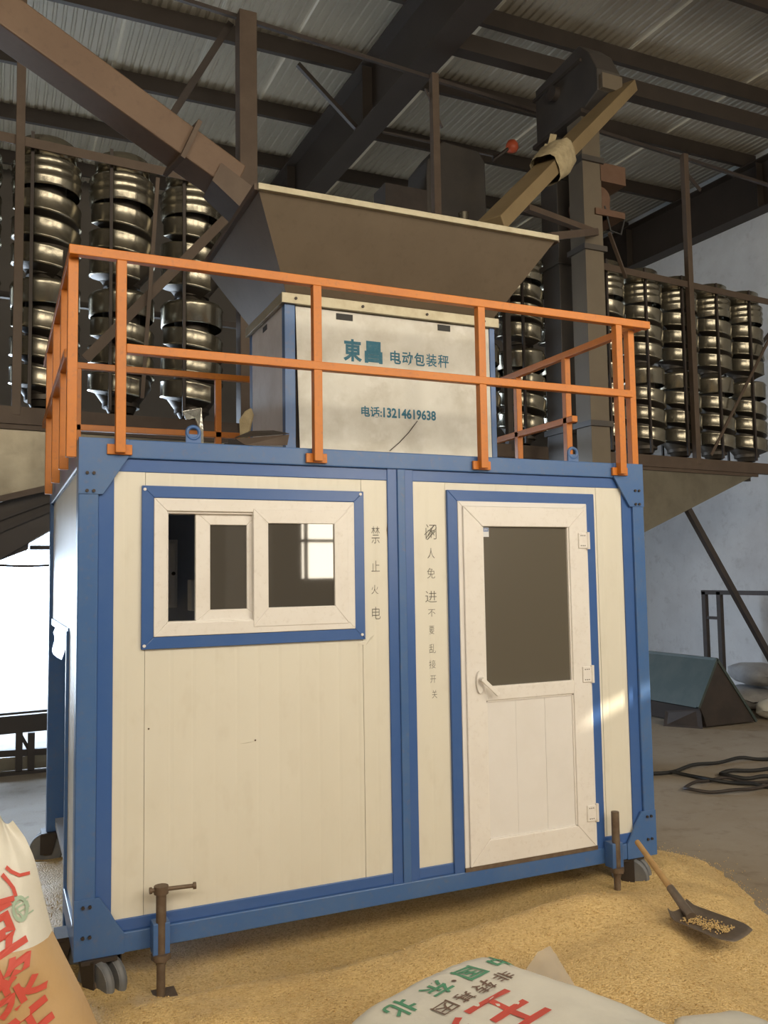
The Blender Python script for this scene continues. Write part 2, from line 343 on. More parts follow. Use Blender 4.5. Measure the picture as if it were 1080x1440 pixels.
# front sandwich panels with shallow grooves, each panel an object
def panel(name, x0, x1, z0, z1, yy, hole=None, cut=()):
    xs = [x0]; g = math.ceil(x0/.098)*.098
    while g < x1-.01:
        if g > x0+.02: xs += [g-.012, g, g+.012]
        g += .098
    xs.append(x1); mb = MB()
    if hole: xs = sorted(set(xs+[hole[0], hole[1]]))
    yv = lambda xx: yy + (.0008 if any(abs(xx-k*.098) < 1e-4 for k in range(60)) and x0+.001 < xx < x1-.001 else 0)
    for a, b in zip(xs[:-1], xs[1:]):
        rng = [(z0, z1)]
        mid = (a+b)/2
        if hole and hole[0] < mid < hole[1]: rng = [(p, q) for p, q in ((z0, hole[2]), (hole[3], z1)) if q-p > .001]
        for (p, q) in rng:
            p2a = p2b = p; q2a = q2b = q
            for (cx, cz, r, sx, sz) in cut:
                for nm, xx in (('a', a), ('b', b)): pass
            mb.add([(a, yv(a), p), (b, yv(b), p), (b, yv(b), q), (a, yv(a), q)], [(0,1,2,3)])
    mb.add([(x0, yy, z0), (x0, yy+.03, z0), (x0, yy+.03, z1), (x0, yy, z1)], [(0,1,2,3)])
    mb.add([(x1, yy, z0), (x1, yy+.03, z0), (x1, yy+.03, z1), (x1, yy, z1)], [(0,1,2,3)])
    return mb.build(name, M['cream'], cab)
PY = .022
panel('wall_panel', .14, .279, .345, 2.235, PY)
panel('wall_panel', .281, 1.299, .345, 2.235, PY+.001, (.314, 1.255, 1.515, 2.118))
panel('wall_panel', 1.301, 1.445, .345, 2.235, PY)
panel('wall_panel', 1.57, 1.76, .345, 2.235, PY)
panel('wall_panel', 1.762, 2.702, .302, 2.235, PY+.001, (1.824, 2.62, .302, 2.138))
panel('wall_panel', 2.704, 2.885, .345, 2.235, PY)
# dents, dirt line and holes on the front
B().tube([P(545, 676, 1, .02), P(546.5, 720, 1, .019), P(544.5, 745, 1, .019), P(548, 790, 1, .019), P(549.5, 835, 1, .02)], .0028, 6).build('gap_line', M['crack'], cab)
B().prism([P(503, 905, 1, .0205), P(520, 897, 1, .0205), P(526, 893, 1, .012), P(514, 908, 1, .0195)], (0, .001, 0)).build('bent_sheet_corner', M['cream'], cab)
for u, v, r in ((209, 1025, .004), (359, 1041, .004), (846, 1165, .005)):
    p = P(u, v, 1, PY); B().cyl((p.x, PY+.001, p.z), (p.x, PY-.001, p.z), r, 8).build('screw_hole', M['crack'], cab)
B().prism([P(335, 1046, 1, .0215), P(348, 1045, 1, .0215), P(360, 1042, 1, .0215), P(349, 1044, 1, .0185)], (0, .0005, 0)).build('dent_fold', M['cream'], cab)
# side, back and roof skins
for a, b in ((.09, YS),):
    B().box(.018, .05, a, b, .32, 2.25).build('side_panel', M['cream'], cab)
B().box(.020, .05, YS, D-.09, ZS, 2.25).build('side_panel', M['cream'], cab)
B().box(.004, .06, YS-.005, YS+.045, .12, ZS).build('jamb_post', M['blue'], cab, .003)
B().box(.012, .06, YS+.02, D-.09, ZS-.03, ZS+.012).build('opening_rail', M['blue'], cab, .003)
# torn curled sheet at the top of the side opening
mb = MB(); pts = []
for i in range(9):
    for j in range(7):
        s = i/8; t = j/6; yy = YS+.06+s*1.05; zz = ZS+.02-t*.16*(1-.5*s)
        pts.append((.018-.03*t*t-.022*math.sin(s*5)*t, yy, zz-.02*math.sin(s*3)))
mb.add(pts, [(i*7+j, i*7+j+1, (i+1)*7+j+1, (i+1)*7+j) for i in range(8) for j in range(6)], True)
mb.build('torn_sheet', M['pvc'], cab)
B().box(W-.05, W-.018, .09, D-.09, .32, 2.25).build('side_panel', M['cream'], cab)
B().box(.1, W-.1, D-.05, D-.02, .32, 2.25).build('back_panel', M['cream'], cab)
B().box(.05, W-.05, .06, D-.05, 2.30, 2.345).build('roof_deck', M['galvdark'], cab)
B().box(.05, W-.05, .07, D-.05, .25, .30).build('floor_deck', M['inner'], cab)
B().box(.05, W-.05, .07, D-.05, 2.19, 2.20).build('ceiling_lining', M['inner'], cab)
B().box(.11, W-.11, D-.065, D-.052, .30, 2.19).build('back_lining', M['inner'], cab)
B().box(1.50, 1.53, .09, D-.06, .30, 2.19).build('partition', M['inner'], cab)
# ---- sliding window
wn = bpy.data.objects.new('sliding_window', None); col.objects.link(wn); wn.parent = cab; wn.location = Vector((.785, 0, 1.82)) - cab.location
def mitred(name, par, x0, x1, z0, z1, wd, y0, y1, mt, wt=None, wb=None, bev=.003):
    wt = wt or wd; wb = wb or wd; out = []
    o = [(x0, z0), (x1, z0), (x1, z1), (x0, z1)]; i = [(x0+wd, z0+wb), (x1-wd, z0+wb), (x1-wd, z1-wt), (x0+wd, z1-wt)]
    for k in range(4):
        a, b = k, (k+1) % 4
        out.append(B().prism([(o[a][0], y0, o[a][1]), (o[b][0], y0, o[b][1]), (i[b][0], y0, i[b][1]), (i[a][0], y0, i[a][1])], (0, y1-y0, 0)).build(name, mt, par, bev))
    return out
mitred('blue_surround', wn, .263, 1.308, 1.462, 2.172, .052, .006, .03, M['bluetrim'])
mitred('outer_frame', wn, .314, 1.255, 1.515, 2.118, .056, .0, .075, M['pvc'])
mitred('frame_track', wn, .366, 1.206, 1.566, 2.064, .012, .012, .075, M['pvc'])
mitred('sash', wn, .500, .80, 1.572, 2.062, .066, .028, .052, M['pvc'], .058, .052)
B().box(.560, .758, .038, .043, 1.618, 2.008).build('pane', M['dusty'], wn)
mitred('sash', wn, .757, 1.221, 1.542, 2.078, .070, -.004, .024, M['pvc'], .066, .085)
B().box(.822, 1.156, .008, .013, 1.622, 2.016).build('pane', M['dusty'], wn)
for xx, zz in ((.275, 2.155), (1.290, 2.158), (.275, 1.478), (1.290, 1.485)):
    B().cyl((xx, .006, zz), (xx, .001, zz), .007, 8).build('screw', M['pvc'], wn)
# ---- door
dr = bpy.data.objects.new('door', None); col.objects.link(dr); dr.parent = cab; dr.location = Vector((2.2, 0, 1.2)) - cab.location
def frame3(name, par, x0, x1, z0, z1, wd, y0, y1, mt):
    for p in ([(x0,z0),(x0+wd,z0),(x0+wd,z1-wd),(x0,z1)], [(x1,z0),(x1-wd,z0),(x1-wd,z1-wd),(x1,z1)], [(x0,z1),(x1,z1),(x1-wd,z1-wd),(x0+wd,z1-wd)]):
        B().prism([(a, y0, b) for a, b in p], (0, y1-y0, 0)).build(name, mt, par, .003)
frame3('blue_surround', dr, 1.766, 2.678, .30, 2.193, .058, .006, .03, M['bluetrim'])
frame3('jamb', dr, 1.822, 2.622, .30, 2.137, .026, .0, .07, M['pvc2'])
B().box(1.822, 2.622, -.004, .07, .302, .322).build('sill', M['rust'], dr)
DX0, DX1, DZ0, DZ1 = 1.846, 2.606, .324, 2.110
stw = .112
mitred('leaf_frame', dr, DX0, DX1, DZ0, DZ1, stw, -.012, .045, M['pvc'], .102, .118, .004)
B().box(DX0+stw-.002, DX1-stw+.002, -.011, .044, 1.126, 1.196).build('mid_rail', M['pvc'], dr, .004)
B().box(DX0+stw, DX1-stw, .008, .014, 1.19, 2.012).build('pane', M['frost'], dr)
lx0, lx1 = DX0+stw, DX1-stw; nb = 3; lw = (lx1-lx0)/nb
for i in range(nb):
    B().box(lx0+i*lw+.0006, lx0+(i+1)*lw-.0006, .002+.0004*(i % 2), .02, .438, 1.13).build('infill_board', M['pvc2'], dr)
for a in ((lx0, .438, lx0+.008, 1.126), (lx1-.008, .438, lx1, 1.126), (lx0, .438, lx1, .446), (lx0, 1.118, lx1, 1.126)):
    B().box(a[0], a[2], -.004, .01, a[1], a[3]).build('glazing_bead', M['pvc'], dr)
for a in ((lx0, 1.196, lx0+.008, 2.010), (lx1-.008, 1.196, lx1, 2.010)):
    B().box(a[0], a[2], -.004, .01, a[1], a[3]).build('glazing_bead', M['pvc'], dr)
for zz in (1.936, 1.222, .497):
    h = B().box(2.550, 2.606, -.020, -.010, zz-.042, zz+.042).build('hinge', M['pvc'], dr, .004)
    B().cyl((2.614, -.016, zz-.046), (2.614, -.016, zz+.046), .010, 10).build('hinge_knuckle', M['pvc'], dr)
    for k in range(3):
        for s in (-1, 1): B().cyl((2.565+.012*k, -.020, zz+s*.027), (2.565+.012*k, -.0215, zz+s*.027), .003, 6).build('screw', M['darksteel'], dr)
hp = P(674, 962, 1, -.012)
B().prism([(hp.x+.022*math.cos(t)*(1 if abs(math.sin(t)) < .9 else 1), -.014, hp.z+.01+.058*math.sin(t)) for t in [2*PI*i/18 for i in range(18)]], (0, -.012, 0)).build('handle_plate', M['pvc'], dr, .003)
B().cyl((hp.x, -.02, hp.z+.025), (hp.x, -.062, hp.z+.025), .012, 12).beam((hp.x-.008, -.056, hp.z+.03), (hp.x+.085, -.056, hp.z-.055), .014, .022).build('lever', M['pvc'], dr, .004)
st = B().box(1.966, 2.005, .0065, .008, 1.955, 2.003).build('sticker', M['stickerw'], dr)
B().box(1.968, 2.003, .006, .0066, 1.982, 2.001).build('sticker_print', M['sticker'], dr)
lettering('sticker_lettering', 'OPW', M['stickerw'], dr, lambda s, t: Vector((s, .0055, t)), (1.973, 1.998, 1.986, 1.997), offset=.02)
# handwriting
pf = lambda s, t: Vector((s, PY-.0012, t))
def hand(chars, us, sz, mt):
    for c, (u, v, hw, hh) in zip(chars, us):
        p = P(u, v, 1, PY)
        lettering('handwritten_character', c, mt, cab, pf, (p.x-hw, p.x+hw, p.z-hh, p.z+hh), offset=-.012)
hand('禁止火电', [(528, 752, .022, .042), (528, 796, .022, .026), (527, 829, .018, .022), (529, 862, .022, .030)], 1, M['pencil'])
hand('闲人免进不要乱接开关', [(606, 748, .030, .038), (606, 778, .020, .026), (606, 806, .022, .026), (606, 839, .032, .028), (607, 862, .020, .018), (607, 886, .014, .020), (608, 912, .018, .022), (608, 934, .018, .020), (609, 955, .016, .018), (611, 976, .014, .020)], 1, M['pencil'])
# scribble over the first character
pp = [P(597, 752, 1, PY-.002), P(611, 738, 1, PY-.002), P(599, 757, 1, PY-.002), P(614, 742, 1, PY-.002), P(601, 759, 1, PY-.002), P(612, 747, 1, PY-.002)]
B().tube(pp, .0018, 5).build('pencil_scribble', M['pencil'], cab)
# lifting eyes on the top rail
for u, v in ((272, 628), (806, 640)):
    p = P(u, v, 1, .05); e = B()
    e.box(p.x-.034, p.x+.034, .048, .060, ZT-.04, ZT+.045).torus((p.x, .054, ZT+.052), (0,1,0), .028, .009, 20, 8)
    e.build('lifting_eye', M['blue'], cab)
# leveling jacks
def jack(x, ztop, handle, tilt=0):
    j = bpy.data.objects.new('leveling_jack', None); col.objects.link(j); j.parent = cab; j.location = Vector((x, -.06, .3)) - cab.location
    B().box(x-.035, x+.035, -.07, .0, .21, .34).build('jack_bracket', M['blue'], j, .004)
    B().cyl((x, -.055, .17), (x, -.055, ztop), .021, 12).build('screw_rod', M['rust'], j)
    B().cyl((x, -.055, .19), (x, -.055, .215), .04, 6).build('nut', M['rust'], j)
    B().cyl((x, -.055, .03), (x, -.055, .17), .018, 12).box(x-.065, x+.065, -.12, .01, .02, .045).build('foot', M['rust'], j)
    if handle:
        B().cyl((x, -.055, ztop-.02), (x, -.055, ztop+.012), .03, 12).build('screw_head', M['rust'], j)
        hb = B().cyl((x-.04, -.055, ztop-.002), (x+.135, -.07, ztop-.004), .009, 8)
        hb.cyl((x+.13, -.07, ztop-.004), (x+.142, -.071, ztop-.004), .015, 8).cyl((x-.048, -.055, ztop-.002), (x-.038, -.055, ztop-.002), .014, 8).build('bar_handle', M['rust'], j)
jack(.340, .475, True); jack(2.700, .50, False)
# casters
def caster(x, y, ang):
    c = bpy.data.objects.new('caster', None); col.objects.link(c); c.parent = cab; c.location = Vector((x, y, .12)) - cab.location
    d = Vector((math.cos(ang), math.sin(ang), 0)); n = Vector((-d.y, d.x, 0)); ct = Vector((x, y, .115)) + d*.03
    for s in (-1, 1):
        wc = ct + n*(s*.032)
        wl = B(); wl.cyl(wc-n*.020, wc+n*.020, .092, 28).torus(wc, n, .082, .020, 28, 8); wl.build('wheel', M['wheel'], c)
        B().cyl(wc+n*(s*.0205), wc+n*(s*.027), .03, 14).build('hub', M['rust'], c)
    f = B()
    for s in (-1, 1):
        a = ct + n*(s*.068)
        f.prism([a-d*.035+Vector((0,0,-.02)), a+d*.03+Vector((0,0,-.02)), a+d*.03+Vector((0,0,.10)), a-d*.07+Vector((0,0,.10))], n*.006)
    f.box(x-.07, x+.07, y-.07, y+.07, .205, .222); f.build('fork', M['darksteel'], c)
caster(.10, .05, -1.0); caster(.02, .34, 2.6); caster(W-.15, .08, -.9); caster(.04, D-.05, 2.9); caster(W-.1, D-.12, 1.0)
# things inside the cabin seen through the open sash
t = thing('control_cabinet', (.66, 1.95, 1.6), 'pale control cabinet hung on the wall inside the cabin', 'cabinet')
B().box(.50, .77, 1.86, 2.028, 1.58, 2.02).build('body', M['pvc2'], t, .006)
B().box(.515, .755, 1.85, 1.861, 1.60, 2.0).build('door', M['pvc2'], t, .004)
B().cyl((.74, 1.85, 1.8), (.74, 1.835, 1.8), .012, 10).build('knob', M['darksteel'], t)
t = thing('switch_box', (.83, 1.2, .3), 'small white switch box on a stand inside the cabin', 'box')
B().box(.71, .95, 1.15, 1.25, 1.58, 1.76).build('body', M['pvc2'], t, .006)
B().box(.73, .93, 1.142, 1.152, 1.60, 1.74).build('cover', M['pvc'], t, .003)
B().box(.81, .85, 1.18, 1.22, .30, 1.58).build('stand', M['darksteel'], t)
# ================================================================== RAILING
rl = thing('guard_railing', (1.5, 0, 2.3), 'orange square-tube guard railing around the cabin roof', 'railing')
T = .042; yr = -.026
def post(x, y, z0, z1, par=rl): return B().box(x-T/2, x+T/2, y-T/2, y+T/2, z0, z1).build('post', M['orange'], par, .003)
def plate(x, y, z, ax='x'):
    a = (.052, .008) if ax == 'x' else (.008, .052)
    p = B().box(x-a[0], x+a[0], y-a[1], y+a[1], z-.022, z+.022).build('base_plate', M['orange'], rl, .002)
for x in (.166, 1.062, 1.962, 2.850):
    post(x, yr, 2.305, 3.145); plate(x, yr+.018, 2.322)
B().box(-.05, 3.075, yr-T/2, yr+T/2, 3.145, 3.187).build('top_rail', M['orange'], rl, .003)
B().box(.187, 2.93, yr-T/2-.004, yr+T/2-.004, 2.738, 2.778).build('mid_rail', M['orange'], rl, .003)
xl = -.028
for y in (.03, .47, 1.07, 1.72): post(xl, y, 2.285, 3.145)
B().box(xl-T/2, xl+T/2, .01, 2.09, 3.145, 3.187).build('top_rail', M['orange'], rl, .003)
B().box(xl-T/2-.003, xl+T/2-.003, .16, 2.09, 2.745, 2.785).build('mid_rail', M['orange'], rl, .003)
xr2 = W+.012
post(2.99, .04, 2.372, 3.145)
for y in (.70, 1.27, 1.95): post(xr2, y, 2.37, 3.145)
B().box(xr2-T/2, xr2+T/2, -.0, 2.1, 3.145, 3.187).build('top_rail', M['orange'], rl, .003)
B().box(xr2-T/2, xr2+T/2, .62, 2.1, 2.72, 2.76).build('mid_rail', M['orange'], rl, .003)
for x in (.16, 1.084): post(x, D-.03, 2.372, 3.145)
B().box(.14, 2.98, D-.03-T/2, D-.03+T/2, 3.145, 3.187).build('top_rail', M['orange'], rl, .003)
B().box(.14, 2.98, D-.03-T/2, D-.03+T/2, 2.738, 2.778).build('mid_rail', M['orange'], rl, .003)
# ================================================================== SCALE BOX
X0, X1, Y0, Y1, ZB = 1.057, 2.345, .45, 1.14, 3.205
sb = thing('packing_scale_box', (1.7, .8, ZT), 'white sheet-metal scale box with blue corner posts and teal lettering', 'machine')
B().box(X0, X0+.058, Y0, Y0+.05, ZT-.02, ZB).build('corner_post', M['blue'], sb, .003)
B().box(X1-.034, X1, Y0, Y0+.05, ZT-.02, ZB).build('corner_post', M['blue'], sb, .003)
for xx in (X0, X1-.05): B().box(xx, xx+.05, Y1-.05, Y1, ZT-.02, ZB).build('corner_post', M['blue'], sb, .003)
B().prism([(X0+.064, Y0+.008, ZB-.004), (X1-.036, Y0+.008, ZB-.004), (X1-.036, Y0+.002, ZT-.02), (X0+.082, Y0+.002, ZT-.02)], (0, .004, 0)).build('front_panel', M['boxwhite'], sb)
B().box(X0+.06, X1-.03, Y0+.03, Y0+.034, ZT-.02, ZB).build('inner_panel', M['darksteel'], sb)
B().box(X0+.003, X0+.009, Y0+.05, Y1-.05, ZT-.02, ZB).build('side_panel', M['boxside'], sb)
B().box(X1-.009, X1-.003, Y0+.05, Y1-.05, ZT-.02, ZB).build('side_panel', M['boxside'], sb)
B().box(X0+.05, X1-.05, Y1-.009, Y1-.003, ZT-.02, ZB).build('back_panel', M['boxside'], sb)
for u, v, w2 in ((485, 445.5, .048), (625, 461, .040)):
    p = P(u, v, 1, Y0); B().box(p.x-w2, p.x+w2, Y0+.004, Y0+.0095, p.z-.017, p.z+.017).build('grip_slot', M['black'], sb)
p = P(372, 462, 0, X0); B().box(X0+.001, X0+.006, p.y-.04, p.y+.04, p.z-.015, p.z+.015).build('grip_slot', M['black'], sb)
fl2 = MB(); fl2.box(X0-.02, X1+.02, Y0-.02, Y0+.03, ZB, ZB+.055).box(X0-.02, X1+.02, Y1-.03, Y1+.02, ZB, ZB+.055).box(X0-.02, X0+.03, Y0+.03, Y1-.03, ZB, ZB+.055).box(X1-.03, X1+.02, Y0+.03, Y1-.03, ZB, ZB+.055)
fg = fl2.build('top_flange', M['lip'], sb, .002)
for u in (416, 510, 600, 680):
    p = P(u, 420, 1, Y0-.02); B().cyl((p.x, Y0-.02, ZB+.028), (p.x, Y0-.026, ZB+.028), .008, 8).build('bolt', M['darksteel'], fg)
bp = lambda s, t: Vector((s, Y0+.0006 + .006*(t-ZT)/(ZB-ZT), t))
def bt(body, u0, v0, u1, v1, hpx, off):
    a = P(u0, v0, 1, Y0+.003); b = P(u1, v1, 1, Y0+.003); zc = (a.z+b.z)/2; h = hpx/226/2
    lettering('lettering', body, M['teal'], sb, bp, (a.x, b.x, zc-h, zc+h), offset=off)
bt('東', 483, 492, 509, 493, 28, .035); bt('昌', 513, 495, 538, 496, 28, .045)
for i, c_ in enumerate('电动包装秤'):
    bt(c_, 549+16.8*i, 502+1.4*i, 564+16.8*i, 503+1.4*i, 17, .012 if c_ in '装秤' else .02)
bt('电话:', 508, 578, 537, 580, 13.5, .022); bt('13214619638', 539, 580, 613, 585, 13, .032)
B().tube([P(548, 634, 1, Y0-.004), P(562, 622, 1, Y0-.004), P(575, 608, 1, Y0-.004), P(587, 592, 1, Y0-.004)], .0022, 5).build('loose_wire', M['darksteel'], sb)
# hopper on top
hp_ = thing('feed_hopper', (1.7, .8, ZB+.055), 'wide flared brown-grey sheet-metal hopper on top of the scale box', 'hopper')
hb0 = [(X0+.01, Y0), (X1-.01, Y0), (X1-.01, Y1), (X0+.01, Y1)]; ht0 = [(.842, .20), (2.63, .20), (2.63, 1.42), (.842, 1.42)]
zb, zt = ZB+.055, 3.70
for k in range(4):
    a, b = k, (k+1) % 4
    pts = [Vector((*hb0[a], zb)), Vector((*hb0[b], zb)), Vector((*ht0[b], zt)), Vector((*ht0[a], zt))]
    n = (pts[1]-pts[0]).cross(pts[2]-pts[0]).normalized()
    B().prism(pts, -n*.005).build('hopper_side', M['hopper'], hp_)
for k in range(4):
    a, b = ht0[k], ht0[(k+1) % 4]
    B().beam((*a, zt-.004), (*b, zt-.004), .034, .032).build('rim_angle', M['lip'] if k in (0,) else M['brownsteel'], hp_, .002)
# clutter on the roof beside the box
t = thing('bent_sheet_tray', (1.0, .35, ZT), 'bent dark sheet-metal tray lying beside the scale box', 'tray')
a = [P(335, 612, 1, .30), P(395, 600, 1, .34), P(406, 609, 1, .20), P(404, 622, 1, .20), P(340, 622, 1, .20)]
B().prism([P(330, 616, 1, .18), P(352, 607, 1, .30), P(385, 606, 1, .34), P(407, 610, 1, .20)], (0, .006, .004)).build('tray_top', M['galvdark'], t)
B().prism([P(331, 617, 1, .18), P(407, 611, 1, .19), P(404, 626, 1, .19), P(345, 626, 1, .19)], (0, .006, 0)).build('tray_front', M['brownsteel'], t)
t = thing('foil_bag', (.5, .4, ZT), 'crumpled shiny foil bag caught on a lifting eye', 'bag')
mb = MB(); base = [P(256, 578, 1, .22), P(284, 573, 1, .22), P(284, 588, 1, .22), P(286, 605, 1, .2), P(287, 632, 1, .1), P(281, 632, 1, .1), P(280, 600, 1, .2), P(275, 588, 1, .25), P(262, 590, 1, .24)]
mb.prism(base, (.0, .02, .0)); mb.build('foil', M['foil'], t, .003)
t = thing('paper_sack_scrap', (.9, .5, ZT), 'crumpled pale sack scrap leaning on the scale box side', 'scrap')
MB().prism([P(337, 617, 1, .5), P(336, 590, 1, .52), P(344, 578, 1, .55), P(353, 573, 1, .56), P(356, 583, 1, .55), P(352, 600, 1, .53), P(350, 614, 1, .5)], (.012, .025, 0)).build('sheet', M['cloth'], t, .006)
# ================================================================== ELEVATOR AND CHUTES
el = thing('bucket_elevator', (4.72, 2.85, 0), 'tall dark twin-leg bucket elevator behind the cabin', 'elevator')
EX, EY = 4.62, 2.50
B().box(EX, EX+.21, EY, EY+.22, 0, 6.2).build('leg_casing', M['elevfront'], el, .004)
B().box(EX, EX+.21, EY+.41, EY+.68, 0, 6.2).build('leg_casing', M['elev'], el, .004)
for z in (1.5, 3.1, 4.75, 5.6):
    B().box(EX-.025, EX+.235, EY-.025, EY+.245, z, z+.05).build('leg_flange', M['elev'], el)
    B().box(EX-.025, EX+.235, EY+.385, EY+.705, z, z+.05).build('leg_flange', M['elev'], el)
hx0, hx1 = EX-.015, EX+.25
prof = [(EY-.05, 6.06), (EY+.70, 6.06), (EY+.70, 6.64), (EY-.02, 6.70), (EY-.16, 6.56), (EY-.27, 6.34), (EY-.27, 6.14)]
B().prism([(hx0, y, z) for y, z in prof], (hx1-hx0, 0, 0)).build('head_casing', M['elev'], el, .01)
B().box(hx0-.03, hx1+.03, EY-.06, EY+.73, 6.03, 6.07).build('head_flange', M['darksteel'], el)
B().prism([(hx0-.025, EY-.06, 6.52), (hx0-.025, EY+.72, 6.52), (hx0-.025, EY+.72, 6.55), (hx0-.025, EY-.06, 6.55)], (hx1-hx0+.05, 0, 0)).build('head_flange', M['darksteel'], el)
B().cyl((hx0-.06, EY+.35, 6.42), (hx0, EY+.35, 6.42), .07, 16).build('shaft_bearing', M['darksteel'], el)
mt_ = B().cyl((EX+.24, EY+.05, 5.30), (EX+.24, EY+.42, 5.30), .11, 18).build('motor', M['motor'], el)
B().box(EX+.12, EX+.46, EY-.02, EY+.46, 5.10, 5.16).box(EX+.20, EX+.50, EY+.0, EY+.34, 5.44, 5.62).box(EX+.21, EX+.30, EY, EY+.3, 5.1, 5.3).build('motor_bracket', M['motor'], el)
B().tube([(EX+.24, EY, 5.2), (EX+.30, EY, 4.97), (EX+.42, EY, 4.95), (EX+.48, EY, 5.15)], .010, 6).build('cable', M['black'], el)
B().beam(P(740, 292, 1, 1.9), P(838, 328, 1, 2.44), .06, .05).build('support_arm', M['brownsteel'], el)
B().beam(P(772, 333, 1, 1.6), P(838, 326, 1, 2.44), .05, .06).build('support_arm', M['brownsteel'], el)
B().beam(P(857, 328, 1, 2.6), P(880, 390, 1, 2.9), .03, .03).build('support_arm', M['brownsteel'], el)
def squaretube(p, q, w, h): return MB().beam(p, q, w, h)
c0 = P(881, 124, 1, 2.27); c1 = P(690, 318, 1, .95)
ch = thing('discharge_chute', tuple(c1), 'dusty yellowish square chute from the elevator head down to the hopper', 'chute')
squaretube(c0, c1, .19, .10).build('chute_tube', M['chute'], ch, .006)
B().box(hx0+.02, hx1-.02, EY-.32, EY-.10, 6.14, 6.28).build('inlet_collar', M['elevfront'], ch)
cm = c0.lerp(c1, .62); dv = (c1-c0).normalized()
mb = MB(); n1, n2 = 14, 20; sd = dv.cross(Vector((0,0,1))).normalized(); u2 = sd.cross(dv); vs = []
for i in range(n1):
    s = -.20+.40*i/(n1-1)
    for j in range(n2):
        tt = 2*PI*j/n2; c_, s_ = math.cos(tt), math.sin(tt); k = 1/max(abs(c_), abs(s_))
        k = k*.6+.4*1.15
        r = .118*k*(1+.10*noise.noise(Vector((s*12, c_*2.2, s_*2.2)))) * (1-.12*abs(s/.2)**3)
        vs.append(cm + dv*s + sd*(r*c_) + u2*(r*s_))
mb.add(vs, [(i*n2+j, i*n2+(j+1) % n2, (i+1)*n2+(j+1) % n2, (i+1)*n2+j) for i in range(n1-1) for j in range(n2)], True)
mb.build('cloth_wrap', M['cloth'], ch)
for k in range(3):
    a = cm + sd*(.07+.02*k) + dv*(-.1+.08*k); B().beam(a + u2*.03, a + u2*.05 + Vector((.05, -.02, .16-.05*k)), .015, .05).build('cloth_end', M['cloth'], ch)
# big feed tube from the upper left
def D_(u, v, d):
    r = (FW + RT*((u-540)/F) + UP*((720-v)/F)).normalized(); return CAM + r*d
t1 = D_(338, 268, 5.45); t0 = D_(0, 24, 5.35); dv = (t1-t0).normalized(); t00 = t0 - dv*2.2
ft = thing('feed_tube', tuple(t1), 'large brown square feed tube sloping down into the hopper corner', 'chute')
squaretube(t00, t1-dv*.05, .20, .19).build('tube_body', M['tubepaint'], ft, .01)
squaretube(t1-dv*.40, t1-dv*.375, .27, .26).build('end_flange', M['brownsteel'], ft)
B().prism([t1 + dv*(-.14)+Vector((-.02,-.12,.02)), t1+dv*.10+Vector((0,-.12,-.0)), t1+dv*.10+Vector((0,-.12,-.20)), t1-dv*.20+Vector((-.02,-.12,-.12))], (0, .24, 0)).build('outlet_shoe', M['brownsteel'], ft)
# ================================================================== SPIRAL SEPARATORS
def ry(x, off=0): return 3.15 + off + .09*x
def band(mb, R, z0, turns, pitch, h, a0=0, n=32, floor=None):
    tot = int(n*turns); vs = []; fv = []
    for i in range(tot+1):
        a = a0 + 2*PI*i/n; z = z0 - pitch*i/n
        for (r, dz) in ((R-.02, .004), (R, 0), (R+.005, -.010), (R, -.020), (R, -h+.012), (R+.005, -h), (R-.012, -h-.006)):
            vs.append((r*math.cos(a), r*math.sin(a), z+dz))
        for (r, dz) in ((R-.012, -h-.006), (.05, -h-.07)): fv.append((r*math.cos(a), r*math.sin(a), z+dz))
    k = 7; mb.add(vs, [(i*k+j, (i+1)*k+j, (i+1)*k+j+1, i*k+j+1) for i in range(tot) for j in range(k-1)], True)
    if floor is not None: floor.add(fv, [(i*2, (i+1)*2, (i+1)*2+1, i*2+1) for i in range(tot)], True)
R0 = .262
def sep_parts(upper):
    parts = []
    if upper:
        H0 = 1.14      # local z = 0 at the bottom
        m1 = MB().lathe([(0, 1.15), (.20, 1.15), (.225, 1.13), (.225, .97), (.2, .97)], n=28).mesh('feed_cap', M['galv'])
        m2 = MB().lathe([(.20, .965), (R0, .955), (R0+.006, .94), (R0, .925), (R0, .885), (R0+.008, .87), (R0, .855), (R0, .815), (R0+.008, .80), (R0, .785), (R0, .745), (R0-.01, .73)], n=28).mesh('ribbed_drum', M['galv'])
        mb = MB(); flr = MB(); band(mb, R0, .715, 2.3, .215, .15, -2.9, 32, flr); m3 = mb.mesh('spiral_flight', M['galv'])
        zc = .20
    else:
        m1 = MB().lathe([(0, 1.0), (.19, 1.0), (R0-.01, .985), (R0, .97), (R0+.007, .955), (R0, .94), (R0, .80), (R0-.01, .79)], n=28).mesh('feed_cap', M['galv'])
        m2 = None
        mb = MB(); flr = MB(); band(mb, R0, .77, 2.3, .225, .145, -2.9, 32, flr); m3 = mb.mesh('spiral_flight', M['galv'])
        zc = .22
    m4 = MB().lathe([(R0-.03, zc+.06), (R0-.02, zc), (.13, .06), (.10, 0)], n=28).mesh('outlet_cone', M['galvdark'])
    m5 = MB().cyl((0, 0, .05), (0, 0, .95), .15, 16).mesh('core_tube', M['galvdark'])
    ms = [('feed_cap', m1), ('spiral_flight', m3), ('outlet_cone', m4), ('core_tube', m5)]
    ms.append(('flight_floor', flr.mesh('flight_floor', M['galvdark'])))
    if m2: ms.append(('ribbed_drum', m2))
    rod = MB()
    m6 = MB().box(-.012, .012, -.012, .012, -.02, 1.12).mesh('support_rod', M['darksteel'])
    return ms, m6
UPM, LOM = sep_parts(True), sep_parts(False)
NCOL = 15
def ordinal(k): return ['first','second','third','fourth','fifth','sixth','seventh','eighth','ninth','tenth','eleventh','twelfth','thirteenth','fourteenth','fifteenth'][k]
